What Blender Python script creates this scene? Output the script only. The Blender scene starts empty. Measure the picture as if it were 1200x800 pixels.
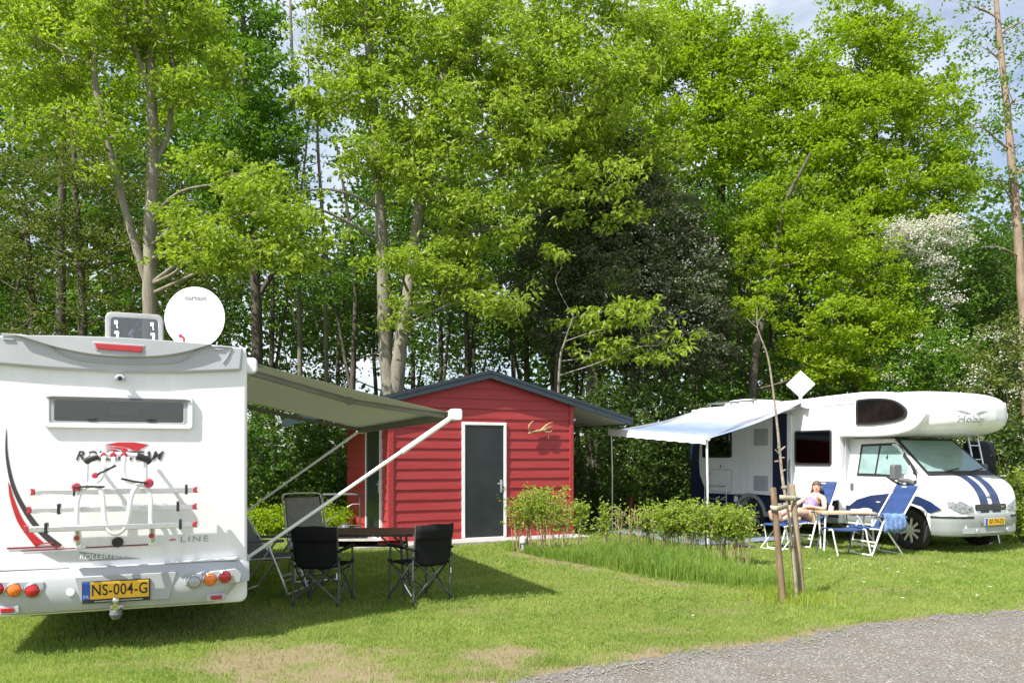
import bpy, bmesh, math, random
import numpy as np
from mathutils import Vector, Matrix
R = math.radians
rng = np.random.default_rng(7); random.seed(7)
scene = bpy.context.scene
COL = scene.collection

# ------------------------------------------------------------------ camera
F_PX, HOR, EYE = 933.0, 535.0, 1.6
cam_d = bpy.data.cameras.new('camera'); cam = bpy.data.objects.new('camera', cam_d); COL.objects.link(cam)
cam.location = (0, 0, EYE); cam.rotation_euler = (R(90), 0, 0)
cam_d.sensor_width = 36; cam_d.lens = F_PX / 1200 * 36
cam_d.shift_y = (HOR - 400) / 1200
cam_d.clip_end = 2000; cam_d.clip_start = 0.05
scene.camera = cam
# ------------------------------------------------------------------ sky and sun
SUN_EL, SUN_AZ = 52.5, 45.0          # elevation; light travels towards this angle from +X
lx, ly = math.cos(R(SUN_AZ)), math.sin(R(SUN_AZ))
w = bpy.data.worlds.new('World'); scene.world = w; w.use_nodes = True
nt = w.node_tree; bg = nt.nodes['Background']; bg.inputs[1].default_value = 0.10
sky = nt.nodes.new('ShaderNodeTexSky'); sky.sky_type = 'NISHITA'; sky.sun_disc = False
sky.sun_elevation = R(SUN_EL); sky.sun_rotation = math.atan2(-lx, -ly)
sky.air_density = 1.0; sky.dust_density = 1.2; sky.ozone_density = 1.0
tc = nt.nodes.new('ShaderNodeTexCoord'); mp = nt.nodes.new('ShaderNodeMapping'); mp.inputs['Scale'].default_value = (1, 1, 2.4)
nz = nt.nodes.new('ShaderNodeTexNoise'); nz.inputs['Scale'].default_value = 2.3; nz.inputs['Detail'].default_value = 7; nz.inputs['Roughness'].default_value = .6
cr = nt.nodes.new('ShaderNodeValToRGB'); cr.color_ramp.elements[0].position = .40; cr.color_ramp.elements[1].position = .68
cr.color_ramp.elements[0].color = (.12, .12, .12, 1)
cr.color_ramp.elements[1].color = (.85, .85, .85, 1)
mx = nt.nodes.new('ShaderNodeMix'); mx.data_type = 'RGBA'; mx.inputs[7].default_value = (8.5, 8.7, 9.0, 1)
L = nt.links.new
L(tc.outputs['Generated'], mp.inputs[0]); L(mp.outputs[0], nz.inputs['Vector']); L(nz.outputs[0], cr.inputs[0])
L(cr.outputs[0], mx.inputs[0]); L(sky.outputs[0], mx.inputs[6]); L(mx.outputs[2], bg.inputs[0])
sd = bpy.data.lights.new('sun', 'SUN'); sd.energy = 5.0; sd.angle = R(.55); sd.color = (1, .955, .89)
so = bpy.data.objects.new('sun', sd); COL.objects.link(so)
ce = math.cos(R(SUN_EL))
so.rotation_euler = Vector((-lx * ce, -ly * ce, math.sin(R(SUN_EL)))).to_track_quat('Z', 'Y').to_euler()
so.location = (-8, -6, 14)
vs = scene.view_settings; vs.view_transform = 'Standard'; vs.look = 'None'; vs.exposure = 0.78; vs.gamma = 1
scene.render.engine = 'CYCLES'
scene.cycles.max_bounces = 8; scene.cycles.transparent_max_bounces = 12

# ------------------------------------------------------------------ helpers
def P(px, py, Y):
    return Vector(((px - 600) / F_PX * Y, Y, EYE - (py - HOR) / F_PX * Y))
def G(px, py):
    Y = EYE * F_PX / (py - HOR); return Vector(((px - 600) / F_PX * Y, Y, 0))

def tag(o, label=None, cat=None, group=None, kind=None):
    if label: o['label'] = label
    if cat: o['category'] = cat
    if group: o['group'] = group
    if kind: o['kind'] = kind
    return o
def thing(name, label, cat, loc=(0, 0, 0), rz=0, group=None):
    o = bpy.data.objects.new(name, None); COL.objects.link(o); o.location = loc; o.rotation_euler = (0, 0, rz)
    o.empty_display_size = .1
    return tag(o, label, cat, group)
def kids(o): return [c for c in list(bpy.data.objects) if c.parent == o]
def copy_tree(o, parent=None):
    c = o.copy(); COL.objects.link(c)
    if parent is not None: c.parent = parent
    for ch in kids(o): copy_tree(ch, c)
    return c

class MB:
    def __init__(s): s.v = []; s.f = []
    def add(s, vs_, fs):
        n = len(s.v); s.v += [tuple(v) for v in vs_]; s.f += [tuple(i + n for i in f) for f in fs]; return s
    def box(s, x0, x1, y0, y1, z0, z1, M=None):
        vs_ = [Vector((x, y, z)) for z in (z0, z1) for x, y in ((x0, y0), (x1, y0), (x1, y1), (x0, y1))]
        if M is not None: vs_ = [M @ v for v in vs_]
        return s.add(vs_, [(3, 2, 1, 0), (4, 5, 6, 7), (0, 1, 5, 4), (1, 2, 6, 5), (2, 3, 7, 6), (3, 0, 4, 7)])
    def tube(s, pts, r, n=8, cap=True, flat=1.0):
        pts = [Vector(p) for p in pts]; k = len(pts)
        rs = r if hasattr(r, '__len__') else [r] * k
        vs_ = []; fs = []; up = None
        for i, p in enumerate(pts):
            t = (pts[min(i + 1, k - 1)] - pts[max(i - 1, 0)])
            t = t.normalized() if t.length > 1e-9 else Vector((0, 0, 1))
            if up is None:
                up = Vector((0, 0, 1)) if abs(t.z) < .9 else Vector((1, 0, 0))
            a = up - t * up.dot(t)
            if a.length < 1e-6: a = t.orthogonal()
            a.normalize(); b = t.cross(a); up = a
            for j in range(n):
                an = 2 * math.pi * j / n
                vs_.append(p + a * (math.cos(an) * rs[i] * flat) + b * (math.sin(an) * rs[i]))
        for i in range(k - 1):
            for j in range(n):
                j2 = (j + 1) % n
                fs.append((i * n + j, i * n + j2, (i + 1) * n + j2, (i + 1) * n + j))
        if cap: fs += [tuple(range(n - 1, -1, -1)), tuple(range((k - 1) * n, k * n))]
        return s.add(vs_, fs)
    def prism(s, poly, axis, a0, a1):
        """poly: 2D points; axis x: (y,z) y: (x,z) z: (x,y)"""
        def mk(p, a): return {'x': (a, p[0], p[1]), 'y': (p[0], a, p[1]), 'z': (p[0], p[1], a)}[axis]
        n = len(poly)
        return s.add([mk(p, a0) for p in poly] + [mk(p, a1) for p in poly],
                     [tuple(range(n - 1, -1, -1)), tuple(range(n, 2 * n))] + [(i, (i + 1) % n, n + (i + 1) % n, n + i) for i in range(n)])
    def loft(s, secs, cap=True, closed=True):
        n = len(secs[0]); k = len(secs); fs = []
        for i in range(k - 1):
            for j in range(n if closed else n - 1):
                j2 = (j + 1) % n
                fs.append((i * n + j, i * n + j2, (i + 1) * n + j2, (i + 1) * n + j))
        if cap: fs += [tuple(range(n - 1, -1, -1)), tuple(range((k - 1) * n, k * n))]
        return s.add([v for q in secs for v in q], fs)
    def lathe(s, prof, c=(0, 0, 0), axis='z', n=20, cap=True):
        """prof: (r, h) along axis"""
        c = Vector(c); secs = []
        for r, h in prof:
            ring = []
            for j in range(n):
                a = 2 * math.pi * j / n; u, v_ = math.cos(a) * r, math.sin(a) * r
                ring.append(c + Vector({'z': (u, v_, h), 'x': (h, u, v_), 'y': (v_, h, u)}[axis]))
            secs.append(ring)
        return s.loft(secs, cap=cap)
    def ball(s, c, rx, ry, rz, n=12, m=8):
        c = Vector(c); secs = []
        for i in range(1, m):
            th = math.pi * i / m
            secs.append([c + Vector((rx * math.sin(th) * math.cos(2 * math.pi * j / n), ry * math.sin(th) * math.sin(2 * math.pi * j / n), -rz * math.cos(th))) for j in range(n)])
        return s.loft(secs)
    def xform(s, M):
        s.v = [tuple(M @ Vector(v)) for v in s.v]; return s

def obj(name, mb, mat, parent=None, bevel=0, seg=2, smooth=35, label=None, solid=0, sub=0, loc=None, rot=None):
    me = bpy.data.meshes.new(name); me.from_pydata(mb.v, [], mb.f)
    bm = bmesh.new(); bm.from_mesh(me); bmesh.ops.recalc_face_normals(bm, faces=bm.faces[:]); bm.to_mesh(me); bm.free()
    me.materials.append(mat)
    if smooth:
        me.polygons.foreach_set('use_smooth', [True] * len(me.polygons)); me.set_sharp_from_angle(angle=R(smooth))
    o = bpy.data.objects.new(name, me); COL.objects.link(o); o.parent = parent
    if loc is not None: o.location = loc
    if rot is not None: o.rotation_euler = rot
    if sub:
        m = o.modifiers.new('sub', 'SUBSURF'); m.levels = sub; m.render_levels = sub
    if solid:
        m = o.modifiers.new('solid', 'SOLIDIFY'); m.thickness = solid; m.offset = 0
    if bevel:
        m = o.modifiers.new('bevel', 'BEVEL'); m.width = bevel; m.segments = seg; m.limit_method = 'ANGLE'; m.angle_limit = R(40)
    if label: o['label'] = label
    return o
def np_obj(name, verts, faces, mat, parent=None, k=4, smooth=False):
    """verts (n,3), faces (m,k) arrays"""
    me = bpy.data.meshes.new(name); n, m = len(verts), len(faces)
    me.vertices.add(n); me.vertices.foreach_set('co', np.ascontiguousarray(verts, dtype=np.float32).ravel())
    me.loops.add(m * k); me.loops.foreach_set('vertex_index', np.ascontiguousarray(faces, dtype=np.int32).ravel())
    me.polygons.add(m); me.polygons.foreach_set('loop_start', np.arange(0, m * k, k, dtype=np.int32))
    me.update(calc_edges=True)
    me.polygons.foreach_set('use_smooth', np.full(m, smooth))
    me.materials.append(mat)
    o = bpy.data.objects.new(name, me); COL.objects.link(o); o.parent = parent
    return o
def bool_cut(o, cutters):
    """subtract meshes (MB list) from o and bake"""
    for c in cutters:
        co = obj('cutter', c, o.data.materials[0], o.parent)
        m = o.modifiers.new('cut', 'BOOLEAN'); m.operation = 'DIFFERENCE'; m.object = co; m.solver = 'EXACT'
        dg = bpy.context.evaluated_depsgraph_get(); dg.update()
        me = bpy.data.meshes.new_from_object(o.evaluated_get(dg))
        o.modifiers.clear(); o.data = me
        bpy.data.objects.remove(co)
    me.polygons.foreach_set('use_smooth', [True] * len(me.polygons)); me.set_sharp_from_angle(angle=R(30))
    return o
def text(name, body, size, mat, parent, M, shear=0, ext=.0015, sx=1.0, spacing=1.0, bold=0):
    cu = bpy.data.curves.new('txt', 'FONT'); cu.body = body; cu.size = size; cu.align_x = 'CENTER'; cu.align_y = 'CENTER'
    cu.shear = shear; cu.extrude = ext; cu.space_character = spacing; cu.offset = bold
    to = bpy.data.objects.new('txt', cu); COL.objects.link(to)
    dg = bpy.context.evaluated_depsgraph_get(); dg.update()
    me = bpy.data.meshes.new_from_object(to.evaluated_get(dg)); bpy.data.objects.remove(to)
    me.transform(M @ Matrix.Diagonal((sx, 1, 1, 1)))
    me.materials.clear(); me.materials.append(mat)
    o = bpy.data.objects.new(name, me); COL.objects.link(o); o.parent = parent
    return o
def frame_m(o, x, y):
    """matrix with origin o, x axis, y axis"""
    x = Vector(x).normalized(); y = Vector(y); y = (y - x * y.dot(x)).normalized(); z = x.cross(y)
    return Matrix(((x.x, y.x, z.x, o[0]), (x.y, y.y, z.y, o[1]), (x.z, y.z, z.z, o[2]), (0, 0, 0, 1)))
def bez(p, n=10):
    """Catmull-Rom through points"""
    p = [Vector(q) for q in p]; out = []
    q = [p[0] * 2 - p[1]] + p + [p[-1] * 2 - p[-2]]
    for i in range(1, len(q) - 2):
        for k in range(n):
            t = k / n
            out.append(.5 * ((2 * q[i]) + (q[i + 1] - q[i - 1]) * t + (2 * q[i - 1] - 5 * q[i] + 4 * q[i + 1] - q[i + 2]) * t * t + (3 * q[i] - q[i - 1] - 3 * q[i + 1] + q[i + 2]) * t ** 3))
    out.append(p[-1]); return out
def bez2(p, n=8): return [(v.x, v.y) for v in bez([(a, b, 0) for a, b in p], n)]
def rrect(x0, x1, z0, z1, r, n=5):
    pts = []
    for cx, cz, a0 in ((x1 - r, z1 - r, 0), (x0 + r, z1 - r, 90), (x0 + r, z0 + r, 180), (x1 - r, z0 + r, 270)):
        for i in range(n + 1):
            a = R(a0 + 90 * i / n); pts.append((cx + r * math.cos(a), cz + r * math.sin(a)))
    return pts
def ring_prism(mb, outer, inner, axis, a0, a1):
    n = len(outer)
    def mk(p, a): return {'x': (a, p[0], p[1]), 'y': (p[0], a, p[1])}[axis]
    vs_ = [mk(p, a0) for p in outer] + [mk(p, a0) for p in inner] + [mk(p, a1) for p in outer] + [mk(p, a1) for p in inner]
    fs = []
    for i in range(n):
        j = (i + 1) % n
        fs += [(i, j, n + j, n + i), (2 * n + i, 3 * n + i, 3 * n + j, 2 * n + j), (i, 2 * n + i, 2 * n + j, j), (n + i, n + j, 3 * n + j, 3 * n + i)]
    return mb.add(vs_, fs)

# ------------------------------------------------------------------ materials
def newmat(name):
    m = bpy.data.materials.new(name); m.use_nodes = True
    return m, m.node_tree, m.node_tree.nodes['Principled BSDF']
def mat(name, col, rough=.5, metal=0, coat=0, var=.06, scale=6, bump=0, bscale=60, spec=.5, var_col=None, stretch=None):
    m, t, b = newmat(name)
    b.inputs['Roughness'].default_value = rough; b.inputs['Metallic'].default_value = metal
    b.inputs['Coat Weight'].default_value = coat; b.inputs['Specular IOR Level'].default_value = spec; b.inputs['Coat Roughness'].default_value = .06
    tc = t.nodes.new('ShaderNodeTexCoord'); src = tc.outputs['Object']
    if stretch:
        mp = t.nodes.new('ShaderNodeMapping'); mp.inputs['Scale'].default_value = stretch; t.links.new(src, mp.inputs[0]); src = mp.outputs[0]
    n = t.nodes.new('ShaderNodeTexNoise'); n.inputs['Scale'].default_value = scale; n.inputs['Detail'].default_value = 6; n.inputs['Roughness'].default_value = .65
    t.links.new(src, n.inputs['Vector'])
    x = t.nodes.new('ShaderNodeMix'); x.data_type = 'RGBA'
    c2 = var_col if var_col else tuple(min(1, c * (1 + var * 3)) for c in col)
    c1 = col if var_col else tuple(c * (1 - var * 2.2) for c in col)
    x.inputs[6].default_value = (*c1, 1); x.inputs[7].default_value = (*c2, 1)
    mr = t.nodes.new('ShaderNodeMapRange'); mr.inputs[1].default_value = .3; mr.inputs[2].default_value = .7
    t.links.new(n.outputs[0], mr.inputs[0]); t.links.new(mr.outputs[0], x.inputs[0]); t.links.new(x.outputs[2], b.inputs['Base Color'])
    if bump:
        n2 = t.nodes.new('ShaderNodeTexNoise'); n2.inputs['Scale'].default_value = bscale; n2.inputs['Detail'].default_value = 4
        t.links.new(src, n2.inputs['Vector'])
        bp = t.nodes.new('ShaderNodeBump'); bp.inputs['Strength'].default_value = bump; bp.inputs['Distance'].default_value = .01
        t.links.new(n2.outputs[0], bp.inputs['Height']); t.links.new(bp.outputs[0], b.inputs['Normal'])
    return m
def leafmat(name, c1, c2, trans=.35, rough=.45, tcol=None):
    m, t, b = newmat(name)
    b.inputs['Roughness'].default_value = rough; b.inputs['Specular IOR Level'].default_value = .35
    tc = t.nodes.new('ShaderNodeTexCoord')
    n = t.nodes.new('ShaderNodeTexNoise'); n.inputs['Scale'].default_value = .9; n.inputs['Detail'].default_value = 3
    t.links.new(tc.outputs['Object'], n.inputs['Vector'])
    n2 = t.nodes.new('ShaderNodeTexWhiteNoise'); n2.noise_dimensions = '3D'
    sn = t.nodes.new('ShaderNodeVectorMath'); sn.operation = 'SNAP'; sn.inputs[1].default_value = (.13, .13, .13)
    t.links.new(tc.outputs['Object'], sn.inputs[0]); t.links.new(sn.outputs[0], n2.inputs['Vector'])
    ad = t.nodes.new('ShaderNodeMath'); ad.operation = 'MULTIPLY_ADD'; ad.inputs[1].default_value = .5
    t.links.new(n2.outputs[0], ad.inputs[0])
    mu = t.nodes.new('ShaderNodeMath'); mu.operation = 'MULTIPLY_ADD'; mu.inputs[1].default_value = 1.6; mu.inputs[2].default_value = -.55
    t.links.new(n.outputs[0], mu.inputs[0]); t.links.new(mu.outputs[0], ad.inputs[2])
    x = t.nodes.new('ShaderNodeMix'); x.data_type = 'RGBA'; x.inputs[6].default_value = (*c1, 1); x.inputs[7].default_value = (*c2, 1)
    t.links.new(ad.outputs[0], x.inputs[0]); t.links.new(x.outputs[2], b.inputs['Base Color'])
    tr = t.nodes.new('ShaderNodeBsdfTranslucent')
    if tcol: tr.inputs[0].default_value = (*tcol, 1)
    else:
        g = t.nodes.new('ShaderNodeMix'); g.data_type = 'RGBA'; g.blend_type = 'MULTIPLY'; g.inputs[0].default_value = 1; g.inputs[7].default_value = (1.34, 1.52, .5, 1)
        t.links.new(x.outputs[2], g.inputs[6]); t.links.new(g.outputs[2], tr.inputs[0])
    ms = t.nodes.new('ShaderNodeMixShader'); ms.inputs[0].default_value = trans
    t.links.new(b.outputs[0], ms.inputs[1]); t.links.new(tr.outputs[0], ms.inputs[2])
    t.links.new(ms.outputs[0], t.nodes['Material Output'].inputs[0])
    return m
def glassmat(name, tint, mixf=.35, rough=.03):
    m, t, b = newmat(name)
    tr = t.nodes.new('ShaderNodeBsdfTransparent'); tr.inputs[0].default_value = (*tint, 1)
    gl = t.nodes.new('ShaderNodeBsdfGlossy'); gl.inputs['Roughness'].default_value = rough
    fr = t.nodes.new('ShaderNodeFresnel'); fr.inputs[0].default_value = 1.5
    ms = t.nodes.new('ShaderNodeMixShader')
    ad = t.nodes.new('ShaderNodeMath'); ad.inputs[1].default_value = mixf * .2
    t.links.new(fr.outputs[0], ad.inputs[0]); t.links.new(ad.outputs[0], ms.inputs[0])
    t.links.new(tr.outputs[0], ms.inputs[1]); t.links.new(gl.outputs[0], ms.inputs[2])
    t.links.new(ms.outputs[0], t.nodes['Material Output'].inputs[0])
    return m
M = dict(
    gel=mat('white_gelcoat', (.80, .81, .82), .28, coat=.35, var=.022, scale=2.2, bump=.02, bscale=5, stretch=(3.5, 3.5, .3)),
    panel=mat('white_panel', (.82, .83, .84), .32, coat=.2, var=.022, scale=2.2, bump=.015, bscale=4, stretch=(3.5, 3.5, .3)),
    plast=mat('grey_white_plastic', (.43, .45, .47), .42, var=.03, scale=3),
    plast2=mat('pale_grey_plastic', (.38, .40, .41), .45, var=.03, scale=4),
    dark=mat('black_plastic', (.022, .022, .024), .5, var=.1, bump=.1, bscale=200),
    grey=mat('grey_plastic', (.12, .125, .13), .5, var=.06),
    rubber=mat('tyre_rubber', (.02, .02, .021), .8, var=.12, scale=15, bump=.15, bscale=90),
    alu=mat('aluminium', (.68, .69, .70), .32, metal=.85, var=.03, scale=20),
    steel=mat('polished_steel', (.7, .7, .71), .14, metal=1, var=.02),
    wtube=mat('white_tube', (.82, .82, .82), .3, coat=.2, var=.02),
    red=mat('red_plastic', (.42, .035, .06), .4, var=.06),
    redlens=mat('red_lens', (.42, .012, .02), .12, coat=.6, var=.1, scale=60),
    orlens=mat('orange_lens', (.75, .17, .02), .12, coat=.6, var=.08, scale=60),
    cllens=mat('clear_lens', (.36, .38, .39), .1, coat=.6, var=.05, scale=60),
    decred=mat('red_decal', (.5, .02, .03), .3, coat=.2), decdk=mat('dark_decal', (.05, .045, .05), .35), decmar=mat('maroon_decal', (.22, .03, .05), .35),
    decgr=mat('grey_decal', (.33, .34, .35), .4), decsil=mat('silver_decal', (.27, .29, .285), .35, var=.03),
    navy=mat('navy_paint', (.012, .022, .06), .32, coat=.3, var=.06, scale=3),
    blue=mat('blue_paint', (.018, .034, .105), .3, coat=.4, var=.05),
    yellow=mat('yellow_plate', (.80, .46, .025), .4, var=.04), ink=mat('plate_ink', (.015, .015, .015), .5), pblue=mat('plate_blue', (.02, .1, .5), .4), white=mat('white_print', (.8, .8, .8), .5),
    smoke=glassmat('smoked_glass', (.52, .55, .57)), inter=mat('dark_interior', (.035, .036, .04), .7, var=.15, scale=8), beige=mat('beige_fitting', (.5, .45, .36), .5),
    dkglass=mat('dark_tinted_glass', (.008, .008, .0075), .08, coat=.15, var=.3, scale=2.5),
    blind=mat('silver_blind_behind_glass', (.24, .36, .35), .16, coat=1, var=.07, scale=2.5, stretch=(1, 1, 3)),
    acryl=glassmat('smoky_acrylic', (.42, .44, .48), mixf=.6, rough=.12), acrim=mat('frosted_acrylic_rim', (.34, .34, .34), .3, coat=.3),
    gfab=leafmat('grey_green_awning_cloth', (.24, .25, .20), (.27, .28, .225), .5, .8, (.46, .48, .37)), grail=mat('grey_green_awning_fabric', (.2, .21, .18), .85, var=.04, scale=4, bump=.05, bscale=300),
    redwood=mat('red_painted_boards', (.33, .028, .032), .5, var=.13, scale=2.2, bump=.4, bscale=9, stretch=(.6, .6, 9), spec=.35, var_col=(.37, .05, .05)),
    doorp=mat('anthracite_door_paint', (.017, .023, .025), .4, var=.12, scale=3, bump=.05, bscale=30), wpaint=mat('white_painted_wood', (.78, .78, .77), .45, var=.04, scale=8),
    roofc=mat('blue_grey_roof_metal', (.022, .036, .05), .42, var=.08, scale=5), soffit=mat('pale_soffit', (.46, .48, .42), .7, var=.05),
    concrete=mat('concrete', (.34, .33, .31), .9, var=.1, scale=5, bump=.3, bscale=50),
    bone=mat('antler_bone', (.36, .25, .12), .6, var=.15, scale=12),
    bfab=mat('black_nylon', (.007, .007, .008), .75, var=.15, scale=9, bump=.2, bscale=220, spec=.25), gtube=mat('dark_grey_tube', (.1, .105, .11), .4, metal=.3),
    mesh=mat('grey_beige_mesh', (.26, .25, .22), .85, var=.06, scale=8, bump=.2, bscale=300), gmesh=mat('dark_grey_mesh', (.13, .135, .14), .85, var=.08, scale=8, bump=.2, bscale=300),
    brown=mat('brown_table_top', (.10, .055, .038), .45, var=.15, scale=8, bump=.05), bcloth=mat('blue_padded_cloth', (.018, .050, .165), .8, var=.08, scale=7, bump=.15, bscale=120),
    towel=mat('pale_blue_towel', (.14, .23, .45), .95, var=.25, scale=14, bump=.6, bscale=120), wood=mat('wood_grain_top', (.5, .34, .19), .5, var=.1, scale=4, stretch=(1, 8, 8)),
    stake=mat('weathered_stake', (.17, .115, .07), .85, var=.2, scale=5, bump=.5, bscale=25, stretch=(4, 4, .6)), stake2=mat('pale_weathered_stake', (.25, .20, .13), .85, var=.2, scale=5, bump=.5, bscale=25, stretch=(4, 4, .6)), strap=mat('pale_strap', (.36, .33, .24), .8, var=.1),
    birch=mat('birch_bark', (.42, .36, .28), .8, var_col=(.14, .11, .08), scale=16, bump=.4, bscale=30, stretch=(1, 1, .9)),
    bark=mat('grey_bark', (.30, .275, .22), .9, var_col=(.145, .13, .1), scale=4, bump=1, bscale=14, stretch=(2.5, 2.5, .5)),
    barkd=mat('dark_bark', (.085, .072, .055), .95, var=.2, scale=4, bump=1, bscale=12, stretch=(2.5, 2.5, .5)),
    barkp=mat('pinkish_bark', (.36, .27, .2), .9, var_col=(.2, .14, .1), scale=4, bump=.8, bscale=14, stretch=(2.5, 2.5, .5)),
    twig=mat('pale_twig', (.34, .26, .16), .85, var=.15),
    skin=mat('skin', (.58, .36, .28), .5, var=.03), hair=mat('brown_hair', (.10, .055, .035), .6, var=.2, scale=25, stretch=(1, 1, 4)), eye=mat('eye_dark', (.03, .02, .02), .2), lips=mat('lips', (.45, .16, .14), .45),
    top=mat('purple_print_fabric', (.10, .08, .22), .8, var_col=(.42, .36, .55), scale=38), shorts=mat('orange_print_fabric', (.68, .32, .14), .8, var_col=(.75, .6, .42), scale=20),
    sheet=mat('blue_groundsheet', (.16, .19, .29), .8, var=.07, scale=9, bump=.15, bscale=120), redp=mat('red_enamel', (.3, .012, .015), .4),
    bagc=mat('shade_darkened_navy_cloth', (.008, .01, .018), .85, var=.2),  # shade under the alcove is put into this near-black colour
    headlens=mat('headlamp_lens', (.20, .215, .22), .1, coat=.8, var=.25, scale=25),
    curtain=mat('dim_curtain', (.16, .135, .10), .9, var=.15, scale=5, stretch=(8, 8, .5)),
    paper=mat('paper', (.6, .55, .48), .8), petal=mat('white_petal', (.85, .85, .83), .6), pistil=mat('yellow_pistil', (.75, .55, .03), .6),
    shoe=mat('dark_shoe', (.03, .03, .032), .6),
)
# ================================================================== GROUND
def sm(a, b, x):
    t = np.clip((x - a) / (b - a), 0, 1); return t * t * (3 - 2 * t)
# cheap smooth value noise
_perm = rng.random((64, 64))
def vnoise(x, y):
    xi = np.floor(x).astype(int); yi = np.floor(y).astype(int); fx = x - xi; fy = y - yi
    fx = fx * fx * (3 - 2 * fx); fy = fy * fy * (3 - 2 * fy)
    g = lambda a, b: _perm[a % 64, b % 64]
    return (g(xi, yi) * (1 - fx) + g(xi + 1, yi) * fx) * (1 - fy) + (g(xi, yi + 1) * (1 - fx) + g(xi + 1, yi + 1) * fx) * fy
def fbm(x, y): return .5 * vnoise(x, y) + .3 * vnoise(x * 2.1 + 7, y * 2.1 + 3) + .2 * vnoise(x * 4.3 + 1, y * 4.3 + 9)
# edge of the gravel: signed distance-ish (positive = gravel)
EDGE = np.array([(-3.2, 4.5), (-.9, 5.2), (.12, 5.86), (.73, 6.28), (1.87, 6.73), (3.04, 7.4), (4.33, 8.02), (5.36, 8.34), (7.5, 9.1), (12, 10.6), (30, 15.8)])
def edge_y(x): return np.interp(x, EDGE[:, 0], EDGE[:, 1])
def gravel_f(x, y):
    return edge_y(x) - y + (fbm(x * 1.6, y * 1.6) - .5) * .55 + (fbm(x * 6, y * 6) - .5) * .22
BARE = [(-1.75, 6.3, .85, .55, .8), (-1.4, 5.8, .8, .45, .8), (-2.2, 6.7, .5, .3, .5), (-1.1, 6.6, .35, .2, .6), (-.05, 6.45, .36, .33, .85), (.2, 6.15, .45, .3, .85), (-.3, 6.0, .3, .25, .5), (1.5, 7.4, .5, .15, .3), (-.2, 8.3, .6, .25, .3), (2.2, 8.3, .6, .2, .3), (4.6, 9.6, .9, .3, .35), (-3.4, 7.3, .6, .4, .4), (-2.5, 6.2, .8, .2, .35), (-1.6, 6.3, .5, .12, .5), (1.3, 9.5, .3, .1, .3), (2.9, 8.95, .35, .25, .7),
        (3.1, 9.1, .5, .4, .5), (-2.9, 8.0, .8, .5, .45), (3.4, 8.9, .3, .3, .45), (6, 12.6, 1.2, .4, .3)]
STRIP = np.array([(.1, 13.3), (.5, 12.4), (1.2, 11.4), (1.8, 10.3), (2.7, 9.55), (3.1, 9.2)])
def bare_f(x, y):
    b = np.zeros_like(x); nn = fbm(x * 3.1 + 5, y * 3.1)
    for cx, cy, rx, ry, s in BARE:
        d = np.sqrt(((x - cx) / rx) ** 2 + ((y - cy) / ry) ** 2)
        b = np.maximum(b, s * sm(1.25, .35, d + (nn - .5) * 1.6))
    d = np.full_like(x, 9.)                                     # worn line along the hedge
    for (ax, ay), (bx, by) in zip(STRIP[:-1], STRIP[1:]):
        t = np.clip(((x - ax) * (bx - ax) + (y - ay) * (by - ay)) / ((bx - ax) ** 2 + (by - ay) ** 2), 0, 1)
        d = np.minimum(d, np.hypot(x - ax - t * (bx - ax), y - ay - t * (by - ay)))
    b = np.maximum(b, .75 * sm(.28, .04, d + (nn - .5) * .75) * sm(.25, .5, fbm(x * 1.3 + 11, y * 1.3)))
    b = np.maximum(b, sm(-.42, .02, gravel_f(x, y)))
    return b
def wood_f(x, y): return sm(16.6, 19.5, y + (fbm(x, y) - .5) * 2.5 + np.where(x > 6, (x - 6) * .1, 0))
xs = np.concatenate([[-900, -300, -120, -60, -30, -18], np.arange(-12, 16.01, .09), [20, 30, 60, 120, 300, 900]])
ys = np.concatenate([[-300, -60, -15, 0, 2], np.arange(4, 22.01, .09), [26, 32, 45, 80, 150, 400, 1500]])
XX, YY = np.meshgrid(xs, ys, indexing='ij')
near = ((XX > -12) & (XX < 16) & (YY > 4) & (YY < 22))
ZZ = np.where(near, (fbm(XX * 1.1, YY * 1.1) - .5) * .03 - .012, -.012)
gv = np.stack([XX, YY, ZZ], -1).reshape(-1, 3); nx, ny = XX.shape
ii, jj = np.meshgrid(np.arange(nx - 1), np.arange(ny - 1), indexing='ij')
gf = np.stack([ii * ny + jj, (ii + 1) * ny + jj, (ii + 1) * ny + jj + 1, ii * ny + jj + 1], -1).reshape(-1, 4)
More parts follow.
